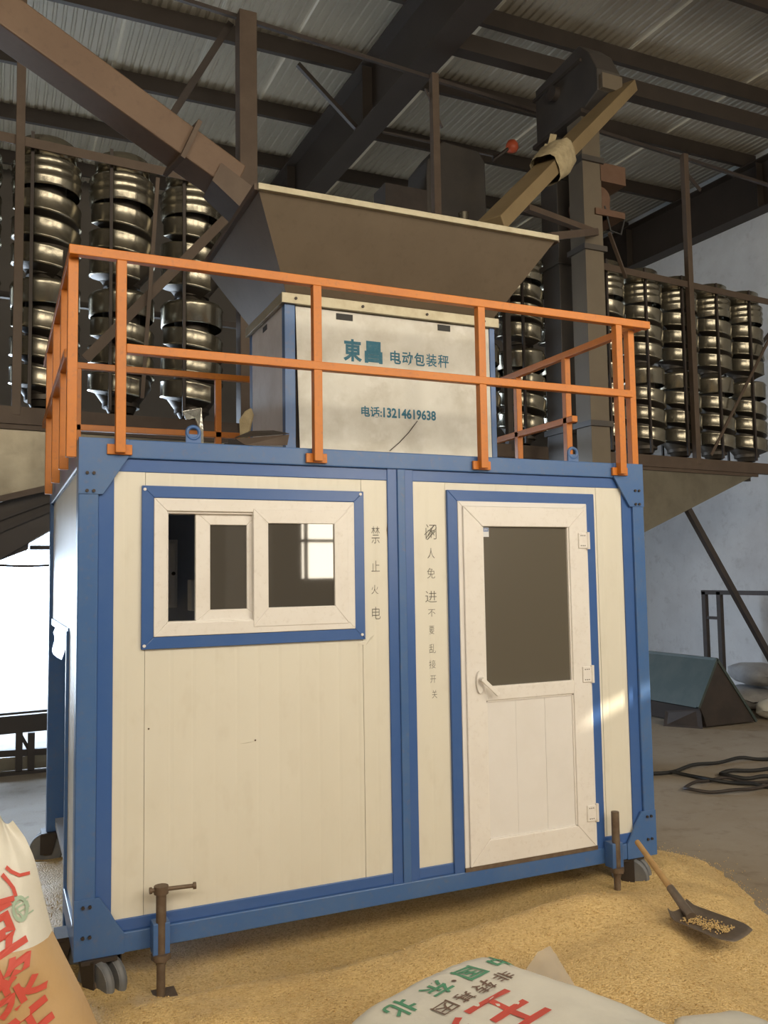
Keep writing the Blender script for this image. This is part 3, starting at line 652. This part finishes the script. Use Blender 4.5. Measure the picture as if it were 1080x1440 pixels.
for k in range(-1, NCOL):
    x = .02 + .595*k
    if 1.5 < x < 4.0: continue          # wholly behind the scale box and hopper
    for tier in (1, 0):
        z = 4.135 if tier else 3.13
        wh = 'upper' if tier else 'lower'
        side = 'left of the white scale box' if x < 2 else 'right of the white scale box'
        kk = abs(k-2)+1 if x < 2 else k-6
        t = thing('spiral_separator', (x, ry(x, .30), z), '', 'separator', '%s tier of spiral seed separators' % wh)
        t['label'] = 'galvanised spiral seed separator in %s tier, %s %s' % (wh, ordinal(kk-1), side)
        for nm, me in (UPM if tier else LOM)[0]:
            o = bpy.data.objects.new(nm, me); col.objects.link(o); o.parent = t
            o.location = (0, 0, 0)
        for a in (-2.0, -1.0+.0, 1.6):
            if a == -1.0: continue
            o = bpy.data.objects.new('support_rod', (UPM if tier else LOM)[1]); col.objects.link(o); o.parent = t; o.location = (.285*math.cos(a), .285*math.sin(a), 0)
# rack that carries them
rk = thing('separator_rack', (4.2, 3.5, 2.9), 'dark angle-steel rack with hangers carrying the spiral separators', 'rack')
def rowbar(name, x0, x1, off, z, w, h, mt=M['darksteel']):
    return B().beam((x0, ry(x0, off), z), (x1, ry(x1, off), z), w, h).build(name, mt, rk)
rowbar('tie_angle', -2.2, 9.5, .02, 6.70, .035, .035, M['darksteel'])
rowbar('top_rail', -1.0, 8.9, -.02, 5.13, .012, .075, M['brownsteel'])
rowbar('tier_beam', -1.0, 8.9, .60, 4.10, .05, .05)
rowbar('deck_beam', -1.2, 8.75, -.02, 3.00, .06, .13, M['brownsteel'])
rowbar('deck_beam', -1.2, 8.75, .62, 3.00, .06, .13)
for x, wd, z1 in ((-.19, .065, 7.6), (1.625, .155, 6.71), (3.58, .075, 6.72), (7.10, .07, 6.72)):
    B().box(x-wd/2, x+wd/2, ry(x)-.02-wd/2, ry(x)-.02+wd/2, 3.0, z1).build('hanger_post', M['brownsteel'], rk, .004)
for x in (-1.0, 4.4, 8.85):
    B().box(x-.03, x+.03, ry(x)-.05, ry(x)+.01, 3.0, 5.4).build('rack_post', M['darksteel'], rk)
for x in (-1.1, 3.0):
    for off in (-.02, .62):
        B().box(x-.05, x+.05, ry(x, off)-.05, ry(x, off)+.05, 0, 3.0).build('rack_leg', M['darksteel'], rk)
def rp(u, v, off=0):
    d = FW + RT*((u-540)/F) + UP*((720-v)/F); t = (3.15+off+.09*CAM.x-CAM.y)/(d.y-.09*d.x); return CAM + d*t
for (a, b, wd, off) in (((340, 285), (120, 505), .075, -.10), ((222, 250), (200, 560), .03, -.14), ((1085, 470), (1000, 640), .035, -.06), ((1085, 465), (990, 590), .05, .6), ((325, 32), (240, 165), .06, .2), ((598, 125), (622, 180), .022, 0), ((962, 240), (985, 268), .05, 0)):
    B().beam(rp(*a, off), rp(*b, off), wd, .012, (0, -1, .01)).build('brace', M['brownsteel'] if off < 0 else M['darksteel'], rk)
p0, p1 = rp(967, 716, .05), rp(1080, 920, .05); dv = (p1-p0)
B().beam(p0, p0 + dv*(p0.z/(p0.z-p1.z)), .06, .07).build('raking_leg', M['darksteel'], rk)
B().beam((8.2, ry(8.2), 2.98), (9.7, ry(9.7), 2.94), .05, .05).build('wall_tie', M['darksteel'], rk)
# collecting bins below the deck
def bin_(label, pts, off):
    t = thing('collecting_bin', (pts[0][0], ry(pts[0][0], .3), pts[0][1]), label, 'bin', 'collecting bins below the separators')
    f = [Vector((x, ry(x, off), z)) for x, z in pts]
    B().prism(f, (0, .012, 0)).build('front_sheet', M['trough'], t)
    bk = [p + Vector((0, .62, 0)) for p in f]; B().prism(bk, (0, .012, 0)).build('back_sheet', M['trough'], t)
    n = len(pts)
    for i in range(1, n):
        a, b = f[i], f[(i+1) % n]
        if i == n-1: a, b = f[n-1], f[0]
        B().prism([a, b, b+Vector((0, .62, 0)), a+Vector((0, .62, 0))], (0, 0, .008)).build('bottom_sheet', M['galvdark'], t)
        B().beam(a+Vector((0, -.008, -.01)), b+Vector((0, -.008, -.01)), .03, .045).build('edge_angle', M['brownsteel'], t)
    return t
bin_('dented galvanised collecting bin under the separators beside the gateway', [(1.45, 2.93), (1.4, 2.86), (-1.9, 1.93), (-1.9, 2.93)][::1], -.01)
bin_('galvanised collecting bin with sloping bottom near the plaster wall', [(8.15, 2.93), (6.20, 2.19), (5.2, 2.0), (4.3, 2.93)], -.01)
# sloping conveyor housing under the left bin
cv = thing('conveyor_housing', (0, 3.4, 1.9), 'dark sloping conveyor housing below the bin beside the gateway', 'conveyor')
a, b, c, d = rp(-60, 728, .06), rp(110, 668, .06), rp(110, 724, .06), rp(-60, 820, .06)
B().prism([a, b, c, d], (0, .45, 0)).build('housing', M['rafter'], cv)
B().beam(rp(-60, 770, .04), rp(110, 700, .04), .02, .035).build('side_rib', M['purlin'], cv)
B().beam(rp(-60, 752, .04), rp(110, 690, .04), .02, .02).build('side_rib', M['purlin'], cv)
B().prism([rp(-60, 810, .10), rp(40, 772, .10), rp(42, 740, .10), rp(-60, 780, .10)], (0, .3, 0)).build('drive_guard', M['rafter'], cv)
B().beam(rp(42, 770, .25), rp(110, 770, .25), .03, .035).build('stay_bar', M['darksteel'], cv)
t = thing('overhead_cable', tuple(rp(0, 796, 2)), 'thin slack cable hanging across the gateway', 'cable')
B().tube([rp(-30+20*i, 793+3*math.sin(i/6.5*PI), 2.0) for i in range(8)], .012, 6).build('cable_line', M['darksteel'], t)
# dark elevator head and funnel behind the hopper
t = thing('dust_cyclone', (3.9, 4.6, 4.5), 'dark cylindrical machine head rising behind the hopper', 'machine')
yy = 4.2; a = P(600, 250, 1, yy); b = P(685, 250, 1, yy); cx = (a.x+b.x)/2; rr = (b.x-a.x)/2; zt_, zb_ = P(640, 205, 1, yy).z, P(640, 300, 1, yy).z
B().prism([(cx-rr, yy, zb_-.9), (cx+rr, yy, zb_-.9), (cx+rr*.95, yy, zt_-.12), (cx+rr*.75, yy, zt_), (cx-rr*.45, yy, zt_+.03), (cx-rr*.95, yy, zt_-.22), (cx-rr, yy, zt_-.4)], (0, .5, 0)).build('casing', M['elev'], t, .02)
B().box(cx-rr*1.9, cx+rr*1.15, yy, yy+.55, zb_-.5, zb_-.08).build('base_box', M['darksteel'], t)
B().box(cx-rr*2.3, cx-rr, yy, yy+.3, zb_-.10, zb_+.2).build('side_motor', M['darksteel'], t)
p = P(652, 300, 1, yy-.2); B().cyl(p, p+Vector((.0, 0, -.32)), .06, 14, .035).build('shiny_funnel', M['galv'], t)
p = P(720, 205, 1, 5.0); q = P(693, 225, 1, 5.0)
t = thing('red_signal_lamp', tuple(p), 'small red lamp on a bent dark stalk under the roof', 'lamp')
B().lathe([(0, .07), (.05, .06), (.075, .02), (.08, -.03), (.06, -.07), (0, -.09)], p, 16).build('lamp_body', M['signal'], t)
B().tube([p, q, Vector((q.x, q.y, 6.92)), Vector((3.72, q.y, 6.92))], .02, 8).build('stalk', M['darksteel'], t)
def smooth(pts, n=5):
    out = []
    for i in range(len(pts)-1):
        p0, p1, p2, p3 = pts[max(i-1, 0)], pts[i], pts[i+1], pts[min(i+2, len(pts)-1)]
        for k in range(n):
            t = k/n; out.append(.5*((2*p1)+(p2-p0)*t+(2*p0-5*p1+4*p2-p3)*t*t+(3*p1-p0-3*p2+p3)*t**3))
    return out + [pts[-1]]
# ================================================================== RIGHT-HAND SIDE
t = thing('tipping_bin', (7.3, 4.3, 0), 'dark green wedge-shaped steel tipping bin on the concrete floor', 'bin')
prof = [(7.20, .76), (7.76, .02), (7.02, .02), (6.80, .26)]
ya, yb_ = 3.70, 5.1
pa = [Vector((x, ya, z)) for x, z in prof]
B().prism([pa[0], pa[1], pa[2], Vector((6.90, ya, .24))], (0, .012, 0)).build('end_plate', M['darksteel'], t)
B().prism([p+Vector((0, yb_-ya, 0)) for p in (pa[0], pa[1], pa[2])], (0, .012, 0)).build('end_plate', M['green'], t)
off = Vector((0, yb_-ya, 0)); e = Vector((-.18, 0, -.02))
B().prism([pa[0], pa[0]+off, Vector((6.90, yb_, .24)), Vector((6.90, ya+.03, .24))], (-.008, 0, -.006)).build('side_sheet', M['green'], t)
B().prism([pa[0], pa[1], pa[1]+off, pa[0]+off], (.008, 0, .006)).build('side_sheet', M['green'], t)
B().prism([Vector((7.02, ya, .02)), Vector((7.02, yb_, .02)), Vector((6.93, yb_, .22)), Vector((6.93, ya, .22))], (-.01, 0, 0)).build('lower_sheet', M['darksteel'], t)
B().prism([Vector((6.70, ya+.35, .0)), Vector((6.95, ya, .0)), Vector((6.93, ya, .22)), Vector((6.78, ya+.4, .16))], (.01, .01, 0)).build('skirt_flap', M['darksteel'], t)
for a, b in ((pa[0], pa[1]), (pa[0], Vector((6.90, ya, .24))), (pa[0], pa[0]+off)):
    B().beam(a, b, .03, .03).build('edge_bar', M['green'], t)
t = thing('steel_stand', (9.0, 5.0, 0), 'open black angle-steel stand against the plaster wall', 'stand')
xs = 9.0
for y in (5.68, 5.40, 3.9): B().box(xs-.03, xs+.03, y-.035, y+.035, 0, 1.47).build('upright', M['darksteel'], t)
B().box(xs-.03, xs+.03, 3.87, 5.72, 1.43, 1.49).build('top_bar', M['darksteel'], t)
B().box(xs-.02, xs+.02, 5.40, 5.68, 1.08, 1.12).build('cross_bar', M['darksteel'], t)
B().box(9.0, XR-.005, 3.88, 3.92, 1.44, 1.48).build('wall_bracket', M['darksteel'], t)
def sack(name, label, loc, size, rot, mt, seed, group):
    me = MB(); n, k = 20, 14; vs = []
    for i in range(n+1):
        u = -1+2*i/n
        for j in range(k):
            a = 2*PI*j/k; cu = max(0, 1-abs(u)**3.2)**.5
            x = u; y = math.copysign(abs(math.cos(a))**.7, math.cos(a))*(.25+.75*cu); z = math.copysign(abs(math.sin(a))**.8, math.sin(a))*cu
            nn = 1+.10*noise.noise(Vector((u*2+seed, math.cos(a)*1.5, math.sin(a)*1.5)))
            vs.append((x*size[0]*nn, y*size[1]*nn, size[2]+z*size[2]*nn))
    me.add(vs, [(i*k+j, i*k+(j+1) % k, (i+1)*k+(j+1) % k, (i+1)*k+j) for i in range(n) for j in range(k)], True)
    me.add(vs[:k], [tuple(range(k))]).add(vs[-k:], [tuple(range(k))])
    o = me.build(name, mt); o.location = loc; o.rotation_euler = (0, 0, rot); tag(o, label, 'sack', group); return o
g = 'grey sacks by the plaster wall'
sack('full_sack', 'grey woven sack lying topmost beside the black stand', (8.72, 4.55, .285), (.50, .26, .14), 1.2, M['greybag'], 1, g)
sack('full_sack', 'grey woven sack at the bottom of the heap by the wall', (8.70, 4.62, 0), (.55, .30, .13), .9, M['greybag'], 4, g)
sack('full_sack', 'pale sack lying flat in front of the grey sack heap', (8.32, 3.80, 0), (.40, .24, .12), .3, M['bag'], 8, g)
t = tag(MB().tube(smooth([Vector((*P(u, v, 2, .02)[:2], .016+.014*(i % 2))) for i, (u, v) in enumerate([(860, 1092), (905, 1090), (945, 1085), (975, 1077), (1010, 1072), (1040, 1067), (1065, 1067), (1095, 1070), (1120, 1078), (1100, 1080), (1060, 1083), (1030, 1085), (1014, 1087), (1020, 1091), (1050, 1094), (1075, 1093), (1100, 1095), (1110, 1104), (1080, 1106), (1060, 1104), (1030, 1100), (1000, 1098), (975, 1091), (945, 1087)])]), .016, 8).build('floor_hose', M['black']), 'black hose looped on the concrete floor beyond the cabin', 'hose')
t = tag(MB().tube(smooth([Vector((*P(u, v, 2, .02)[:2], .02+.014*(i % 2))) for i, (u, v) in enumerate([(1120, 1100), (1085, 1102), (1050, 1100), (1020, 1096), (995, 1098), (978, 1102), (963, 1108), (970, 1112), (1000, 1114), (1035, 1113), (1060, 1109), (1085, 1106), (1110, 1108)])]), .013, 8).build('floor_cable', M['darksteel']), 'thin dark brown cable coiled over the hose on the floor', 'cable')
# ================================================================== BEYOND ON THE LEFT
t = thing('roller_conveyor_frame', (-.5, 5.2, 0), 'low dark steel conveyor frame lying on the ground by the gateway', 'frame')
def lb(name, u0, v0, u1, v1, y, w, h, mt=M['rafter']):
    a, b = P(u0, v0, 1, y), P(u1, v1, 1, y); d = (a-b); B().beam(a+d*5, b-d*.5, w, h).build(name, mt, t)
lb('side_beam', 0, 1020, 65, 1014, 5.0, .08, .16); lb('side_beam', 0, 1014, 65, 1008, 5.9, .08, .16)
lb('lower_rail', 0, 1060, 65, 1056, 5.0, .05, .06)
lb('pipe_roller', 0, 1074, 65, 1068, 5.05, .12, .12, M['galv'])
lb('ground_rail', 0, 1091, 65, 1086, 4.95, .08, .06)
for u in (27, 44, -60): 
    a = P(u, 1030, 1, 5.0); B().box(a.x-.03, a.x+.03, 4.96, 5.02, .0, a.z).build('leg', M['rafter'], t)
a, b = P(30, 1035, 1, 5.0), P(44, 1060, 1, 5.0); B().beam(a, b, .02, .03).build('brace', M['rafter'], t)
a = P(40, 876, 1, 14); b = P(66, 876, 1, 14); c = P(66, 908, 1, 14)
t = tag(MB().prism([a, b, c, Vector((c.x+1, c.y, c.z)), Vector((b.x+1, b.y, b.z))], (0, .1, 0)).build('blue_awning_board', mat('pale_blue_board', (.25,.42,.62), .7)), 'pale blue board with slanting edge standing out in the yard', 'board')
MB().box(c.x+.3, c.x+.5, 14.02, 14.08, -.04, c.z+.1).build('post', M['rafter'], t)
# ================================================================== GRAIN
BND = [(3.42, 1.3), (3.54, .72), (3.66, .30), (3.54, -.03), (3.34, -.44), (3.05, -.80), (2.72, -1.02), (2.60, -1.30), (2.62, -1.9), (2.6, -3.0), (-1.6, -3.0), (-1.7, 1.0), (-.9, 2.25), (-.1, 2.28), (1.2, 2.1), (2.6, 1.9)]
def inside(x, y):
    r = False; n = len(BND)
    for i in range(n):
        (x1, y1), (x2, y2) = BND[i], BND[(i+1) % n]
        if (y1 > y) != (y2 > y) and x < (x2-x1)*(y-y1)/(y2-y1)+x1: r = not r
    return r
def bdist(x, y):
    best = 9
    for i in range(len(BND)):
        (x1, y1), (x2, y2) = BND[i], BND[(i+1) % len(BND)]; dx, dy = x2-x1, y2-y1
        t = max(0, min(1, ((x-x1)*dx+(y-y1)*dy)/(dx*dx+dy*dy))); best = min(best, math.hypot(x-x1-t*dx, y-y1-t*dy))
    return best if inside(x, y) else -best
HUMPS = []
for (u, v, z, a, sx, sy) in ((770, 1275, .14, .055, .40, .22), (900, 1300, .12, .05, .5, .35), (640, 1330, .10, .03, .35, .2), (990, 1230, .06, .04, .35, .2), (860, 1370, .14, .05, .45, .22), (300, 1420, .08, .03, .5, .2)):
    p = P(u, v, 2, z); HUMPS.append((p.x, p.y, a, sx, sy))
def gh(x, y):
    d = bdist(x, y) + .05*noise.noise(Vector((x*3, y*3, 2))) + .02*noise.noise(Vector((x*9, y*9, 5)))
    if d < 0: return max(-.03, d*.4)
    s = max(0, min(1, d/.45)); s = s*s*(3-2*s)
    h = .085*s + .016*min(1, max(0, d)/.05)
    for hx, hy, a, sx, sy in HUMPS: h += a*s*math.exp(-((x-hx)/sx)**2-((y-hy)/sy)**2)
    h += s*(.030*noise.noise(Vector((x*1.6, y*2.2, 0))) + .019*noise.noise(Vector((x*4.2, y*5, 3))) + .005*noise.noise(Vector((x*11, y*13, 8))))
    if .1 < x < 2.5 and y > -.28:      # hollow scraped out along and under the cabin
        q_ = min(1, (y+.28)/.26); q_ = q_*q_*(3-2*q_)*min(1, (x-.1)/.3, (2.5-x)/.5); h = h*(1-.88*q_)
    # furrow beside the shovel
    return max(h, -.03) if d < 0 else max(h, .003)
def grainmat():
    m = bpy.data.materials.new('soybean_grain'); m.use_nodes = True; N = m.node_tree.nodes; L = m.node_tree.links; b = N['Principled BSDF']
    tc = N.new('ShaderNodeTexCoord'); v = N.new('ShaderNodeTexVoronoi'); v.inputs['Scale'].default_value = 120; L.new(tc.outputs['Object'], v.inputs['Vector'])
    cr = N.new('ShaderNodeValToRGB'); e = cr.color_ramp.elements; e[0].color = (.55,.34,.125,1); e[1].color = (.90,.67,.32,1); e2 = cr.color_ramp.elements.new(.12); e2.color = (.70,.47,.19,1)
    sp = N.new('ShaderNodeSeparateColor'); L.new(v.outputs['Color'], sp.inputs[0]); L.new(sp.outputs[0], cr.inputs[0])
    n = N.new('ShaderNodeTexNoise'); n.inputs['Scale'].default_value = 1.6; n.inputs['Detail'].default_value = 6; L.new(tc.outputs['Object'], n.inputs['Vector'])
    mr = N.new('ShaderNodeMapRange'); mr.inputs[1].default_value = .5; mr.inputs[2].default_value = .75; mr.inputs[4].default_value = .5; L.new(n.outputs['Fac'], mr.inputs[0])
    mx = N.new('ShaderNodeMix'); mx.data_type = 'RGBA'; L.new(mr.outputs[0], mx.inputs[0]); L.new(cr.outputs[0], mx.inputs[6]); mx.inputs[7].default_value = (.46,.30,.13,1)
    L.new(mx.outputs[2], b.inputs['Base Color']); b.inputs['Roughness'].default_value = .55
    bp = N.new('ShaderNodeBump'); bp.inputs['Strength'].default_value = .9; bp.inputs['Distance'].default_value = .006; bp.invert = True
    L.new(v.outputs['Distance'], bp.inputs['Height']); L.new(bp.outputs[0], b.inputs['Normal'])
    return m
M['grain'] = grainmat()
gx0, gx1, gy0, gy1, st_ = -1.8, 3.8, -3.1, 2.4, .026
nx, ny = int((gx1-gx0)/st_), int((gy1-gy0)/st_)
vs = []; idx = {}
for j in range(ny+1):
    for i in range(nx+1):
        x, y = gx0+i*st_, gy0+j*st_; vs.append((x, y, gh(x, y)))
fs = []
for j in range(ny):
    for i in range(nx):
        f = (j*(nx+1)+i, j*(nx+1)+i+1, (j+1)*(nx+1)+i+1, (j+1)*(nx+1)+i)
        if max(vs[k][2] for k in f) > -.0299: fs.append(f)
mb = MB(); mb.add(vs, fs, True); gp = mb.build('grain_heap', M['grain']); tag(gp, 'spilled heap of yellow soybeans spread around the cabin base', 'grain'); gp['kind'] = 'stuff'
# loose beans: around the edge of the heap and over its near surface
mb = MB(); cnt = 0
while cnt < 7000:
    x, y = random.uniform(-1.2, 4.1), random.uniform(-1.7, 1.2)
    d = bdist(x, y)
    if d < 0 and random.random() > math.exp(d/.05): continue
    if d > .05 and random.random() > .25: continue
    z = max(0, gh(x, y)); r = random.uniform(.0032, .0042); c = Vector((x, y, z+r*.6))
    o = [c+Vector(k)*r for k in ((1,0,0),(-1,0,0),(0,1,0),(0,-1,0),(0,0,1),(0,0,-1))]
    mb.add(o, [(0,2,4),(2,1,4),(1,3,4),(3,0,4),(2,0,5),(1,2,5),(3,1,5),(0,3,5)], True); cnt += 1
lo = mb.build('loose_beans', M['grain'], gp); lo['kind'] = 'stuff'
# ================================================================== SHOVEL
sh = thing('shovel', tuple(P(1000, 1310, 2, .14)), 'flat steel shovel with worn wooden handle lying on the grain', 'shovel')
n1, n2 = 13, 9; A = P(953, 1298, 2, .135); Bp = P(1046, 1330, 2, .125); ax = (Bp-A); L_ = ax.length; ax.normalize(); sd = Vector((ax.y, -ax.x, 0)).normalized()
base_z = max(gh(*(A+ax*(L_*i/12)+sd*s)[:2]) for i in range(13) for s in (-.1, 0, .1))
vs = []
for i in range(n1):
    s = i/(n1-1); wd = .125*(1-.10*(1-s)) * (1 if s < .75 else 1-.28*((s-.75)/.25)**2)
    if s < .12: wd *= .75+.25*s/.12
    for j in range(n2):
        t_ = -1+2*j/(n2-1); lift = .030*abs(t_)**3*(1-s*.75) + .03*max(0, .1-s)/.1
        p = A + ax*(L_*s) + sd*(t_*wd); vs.append(Vector((p.x, p.y, base_z+.012+lift-.004*s)))
mb = MB(); fq = [(i*n2+j, i*n2+j+1, (i+1)*n2+j+1, (i+1)*n2+j) for i in range(n1-1) for j in range(n2-1)]
mb.add(vs, fq, True); bl = mb.build('blade', M['spade'], sh); so = bl.modifiers.new('solid', 'SOLIDIFY'); so.thickness = .003
hA = A + ax*.07; hA.z = base_z+.03
top = P(896, 1184, 1, -.16)
dvh = (top-hA)
B().cyl(hA-dvh.normalized()*.0, hA+dvh*.36, .024, 14, .019).build('socket', M['spade'], sh)
B().cyl(hA+dvh*.30, top, .0165, 14, .014).build('handle', M['wood'], sh)
mb = MB()
for i in range(420):
    s, t_ = random.uniform(.12, .8), random.gauss(0, .35)
    if abs(t_) > .8: continue
    p = A + ax*(L_*s) + sd*(t_*.085); r = .004; c = Vector((p.x, p.y, base_z+.018+random.uniform(0, .006)))
    o = [c+Vector(k)*r for k in ((1,0,0),(-1,0,0),(0,1,0),(0,-1,0),(0,0,1),(0,0,-1))]
    mb.add(o, [(0,2,4),(2,1,4),(1,3,4),(3,0,4),(2,0,5),(1,2,5),(3,1,5),(0,3,5)], True)
o = mb.build('grain_on_blade', M['grain'], sh); o['kind'] = 'stuff'
# ================================================================== SACKS IN THE FOREGROUND
# lying sack: corner C, text runs along e1, text up along e2
C = Vector((1.525, -.635, 0)); e1 = Vector((-.935, -.355, 0)).normalized(); e2 = Vector((.335, -.94, 0)); e2 = (e2-e1*e2.dot(e1)).normalized()
SW, SL, ST = .86, 1.05, .19
gb = .09
def sack_top(s, t, sgn=1):       # s along e1 (0..SW), t along e2 (0..SL)
    a, b = s/SW*2-1, t/SL*2-1
    k = max(0, 1-abs(a)**10)**.5 * max(0, 1-abs(b)**14)**.5 * (1-.10*a*a-.08*b*b)
    pinch = 1-.05*(abs(a)**2)*(abs(b)**2)
    wr = .010*noise.noise(Vector((s*7, t*7, 4)))*k + .004*noise.noise(Vector((s*22, t*16, 9)))*k
    cx = C + e1*(SW/2 + (s-SW/2)*pinch) + e2*(SL/2 + (t-SL/2)*pinch)
    if sgn > 0: return Vector((cx.x, cx.y, gb+.045+ (ST-.045)*k + wr))
    return Vector((cx.x, cx.y, gb+.045-.05*k))
t = thing('grain_sack', tuple(C+e1*SW/2+e2*SL/2+Vector((0,0,gb))), 'white printed plastic grain sack lying flat on the soybeans', 'sack')
mb = MB(); n1, n2 = 40, 56
for sg in (1, -1):
    vs = [sack_top(SW*i/n1, SL*j/n2, sg) for i in range(n1+1) for j in range(n2+1)]
    mb.add(vs, [(i*(n2+1)+j, i*(n2+1)+j+1, (i+1)*(n2+1)+j+1, (i+1)*(n2+1)+j) for i in range(n1) for j in range(n2)], True)
mb.build('sack_body', M['bag'], t)
def pl(s, u): return sack_top(s, u) + Vector((0, 0, .0035))
def stext(name, body, s0, s1, t0, t1, mt, off=.02): lettering(name, body, mt, t, pl, (s0, s1, t0, t1), offset=off)
for c_, sc in zip('中国东北', (.09, .268, .45, .64)): stext('green_lettering', c_, sc-.055, sc+.055, .115, .225, M['greenprint'])
stext('green_lettering', '·', .355, .375, .165, .185, M['brownprint'])
for c_, sc in zip('非转基因', (.214, .325, .436, .54)): stext('brown_lettering', c_, sc-.042, sc+.042, .25, .32, M['brownprint'], .01)
stext('red_lettering', '王', .29, .52, .35, .56, M['tick'], .02); stext('red_lettering', '浆', .56, .78, .35, .56, M['tick'], .02)
# clear liner sticking out past the sack's side
mb = MB(); vs = []; la, lb_, lc, ld = P(738, 1366, 2, .22), P(774, 1330, 2, .24), P(822, 1408, 2, .17), P(800, 1402, 2, .20)
for i in range(11):
    for j in range(7):
        p = la.lerp(ld, i/10).lerp(lb_.lerp(lc, i/10), j/6); vs.append(p + Vector((0, 0, .012*noise.noise(Vector((i*.7, j*.8, 1)))+.02*math.sin(PI*j/6)*(1-i/10))))
mb.add(vs, [(i*7+j, i*7+j+1, (i+1)*7+j+1, (i+1)*7+j) for i in range(10) for j in range(6)], True)
mb.build('clear_liner', M['film'], t)
# second sack corner at the lower edge
o = sack('grain_sack', 'white plastic sack corner poking up behind the printed flat sack', tuple(Vector((*P(952, 1432, 2, .16)[:2], .085))+Vector((.06, -.30, 0))), (.32, .20, .05), 1.35, M['bag'], 3, None)
if 'group' in o: del o['group']
# standing sack at the left
t = thing('grain_sack', (-.38, -.78, .08), 'tan and clear upright grain sack with big red characters', 'sack')
def stand(s, h, back=False):       # s -1..1 across, h 0..1 up
    zz = .075 + h*.945
    def ip(tab):
        for (za, xa), (zb_, xb) in zip(tab[:-1], tab[1:]):
            if zz <= zb_: return xa + (xb-xa)*max(0, (zz-za)/(zb_-za))
        return tab[-1][1]
    xr_ = ip([(.07,.03),(.16,.05),(.25,.042),(.39,-.015),(.50,-.065),(.63,-.125),(.75,-.155),(.88,-.185),(.95,-.21),(1.02,-.25)])
    xl_ = ip([(.07,-.58),(.2,-.62),(.5,-.61),(.75,-.54),(.9,-.46),(1.02,-.43)])
    cx = (xr_+xl_)/2; hw = (xr_-xl_)/2
    th = .17*(1-.25*h) if h < .55 else .17*(1-.25*.55)*max(.06, 1-(h-.55)/.45*1.02)
    k = max(0, 1-abs(s)**3)**.55
    wr = .012*noise.noise(Vector((s*2.5, h*7, 3))) + .02*max(0, h-.5)*math.sin(s*11+h*5)
    yv = -.75 + (1 if back else -1)*(th*k) + (0 if back else wr)
    zt_ = zz + (.05*(1-abs(s+.15)*1.1) + .03*math.sin(s*6) if h > .8 else 0)*((h-.8)/.2 if h > .8 else 0)
    return Vector((cx+hw*s, yv, zt_))
mb = MB(); n1, n2 = 28, 44
for bk in (False, True):
    vs = [stand(-1+2*i/n1, j/n2, bk) for i in range(n1+1) for j in range(n2+1)]
    mb.add(vs, [(i*(n2+1)+j, i*(n2+1)+j+1, (i+1)*(n2+1)+j+1, (i+1)*(n2+1)+j) for i in range(n1) for j in range(int(n2*.60)) ], True)
sbod = mb.build('sack_body', M['bagtan'], t)
mb = MB()
for bk in (False, True):
    vs = [stand(-1+2*i/n1, j/n2, bk) for i in range(n1+1) for j in range(n2+1)]
    mb.add(vs, [(i*(n2+1)+j, i*(n2+1)+j+1, (i+1)*(n2+1)+j+1, (i+1)*(n2+1)+j) for i in range(n1) for j in range(int(n2*.60), n2)], True)
mb.build('sack_neck', M['bag'], t)
def ps(s, h):
    ss = s + .0*h; p = stand(ss, h); return p + Vector((.0015, -.006, .001))
def sl(name, body, s0, s1, h0, h1, mt, off=.02): lettering(name, body, mt, t, ps, (s0, s1, h0, h1), offset=off)
def rot_text(body, u, v, size, ang, mt, off=.03, asp=1):       # centre pixel, height in metres, tilt
    c = P(u, v, 1, -.91); ca, sa = math.cos(ang), math.sin(ang)
    def pl2(a, b):
        x = c.x + a*ca - b*sa; z = c.z + a*sa + b*ca; h = (z-.075)/.945; p0, p1 = stand(-1, h), stand(1, h)
        return ps(max(-.99, min(.99, (x-p0.x)/(p1.x-p0.x)*2-1)), h)
    lettering('red_lettering' if mt is M['tick'] else 'green_lettering', body, mt, t, pl2, (-size*asp/2, size*asp/2, -size/2, size/2), offset=off)
rot_text('豆', -6, 1322, .14, .38, M['tick']); rot_text('浆', 22, 1388, .155, .42, M['tick'], .025); rot_text('王', 50, 1452, .14, .45, M['tick'])
rot_text('八', 20, 1250, .075, .9, M['tick']); rot_text('一', 4, 1279, .016, .1, M['tick'], 0, 4)
def ring(name, cs, ch, rs, rh, mt):
    vs = []; n = 24
    for i in range(n):
        a = 2*PI*i/n
        for k in (1, .68): vs.append(ps(cs+rs*k*math.cos(a), ch+rh*k*math.sin(a)))
    MB().add(vs, [(2*i, 2*i+1, (2*i+3) % (2*n), (2*i+2) % (2*n)) for i in range(n)]).build(name, mt, t)
ring('green_stamp', .62, .712, .12, .040, M['stampgreen']); rot_text('豆', 33, 1290, .05, .3, M['stampgreen'], .01)
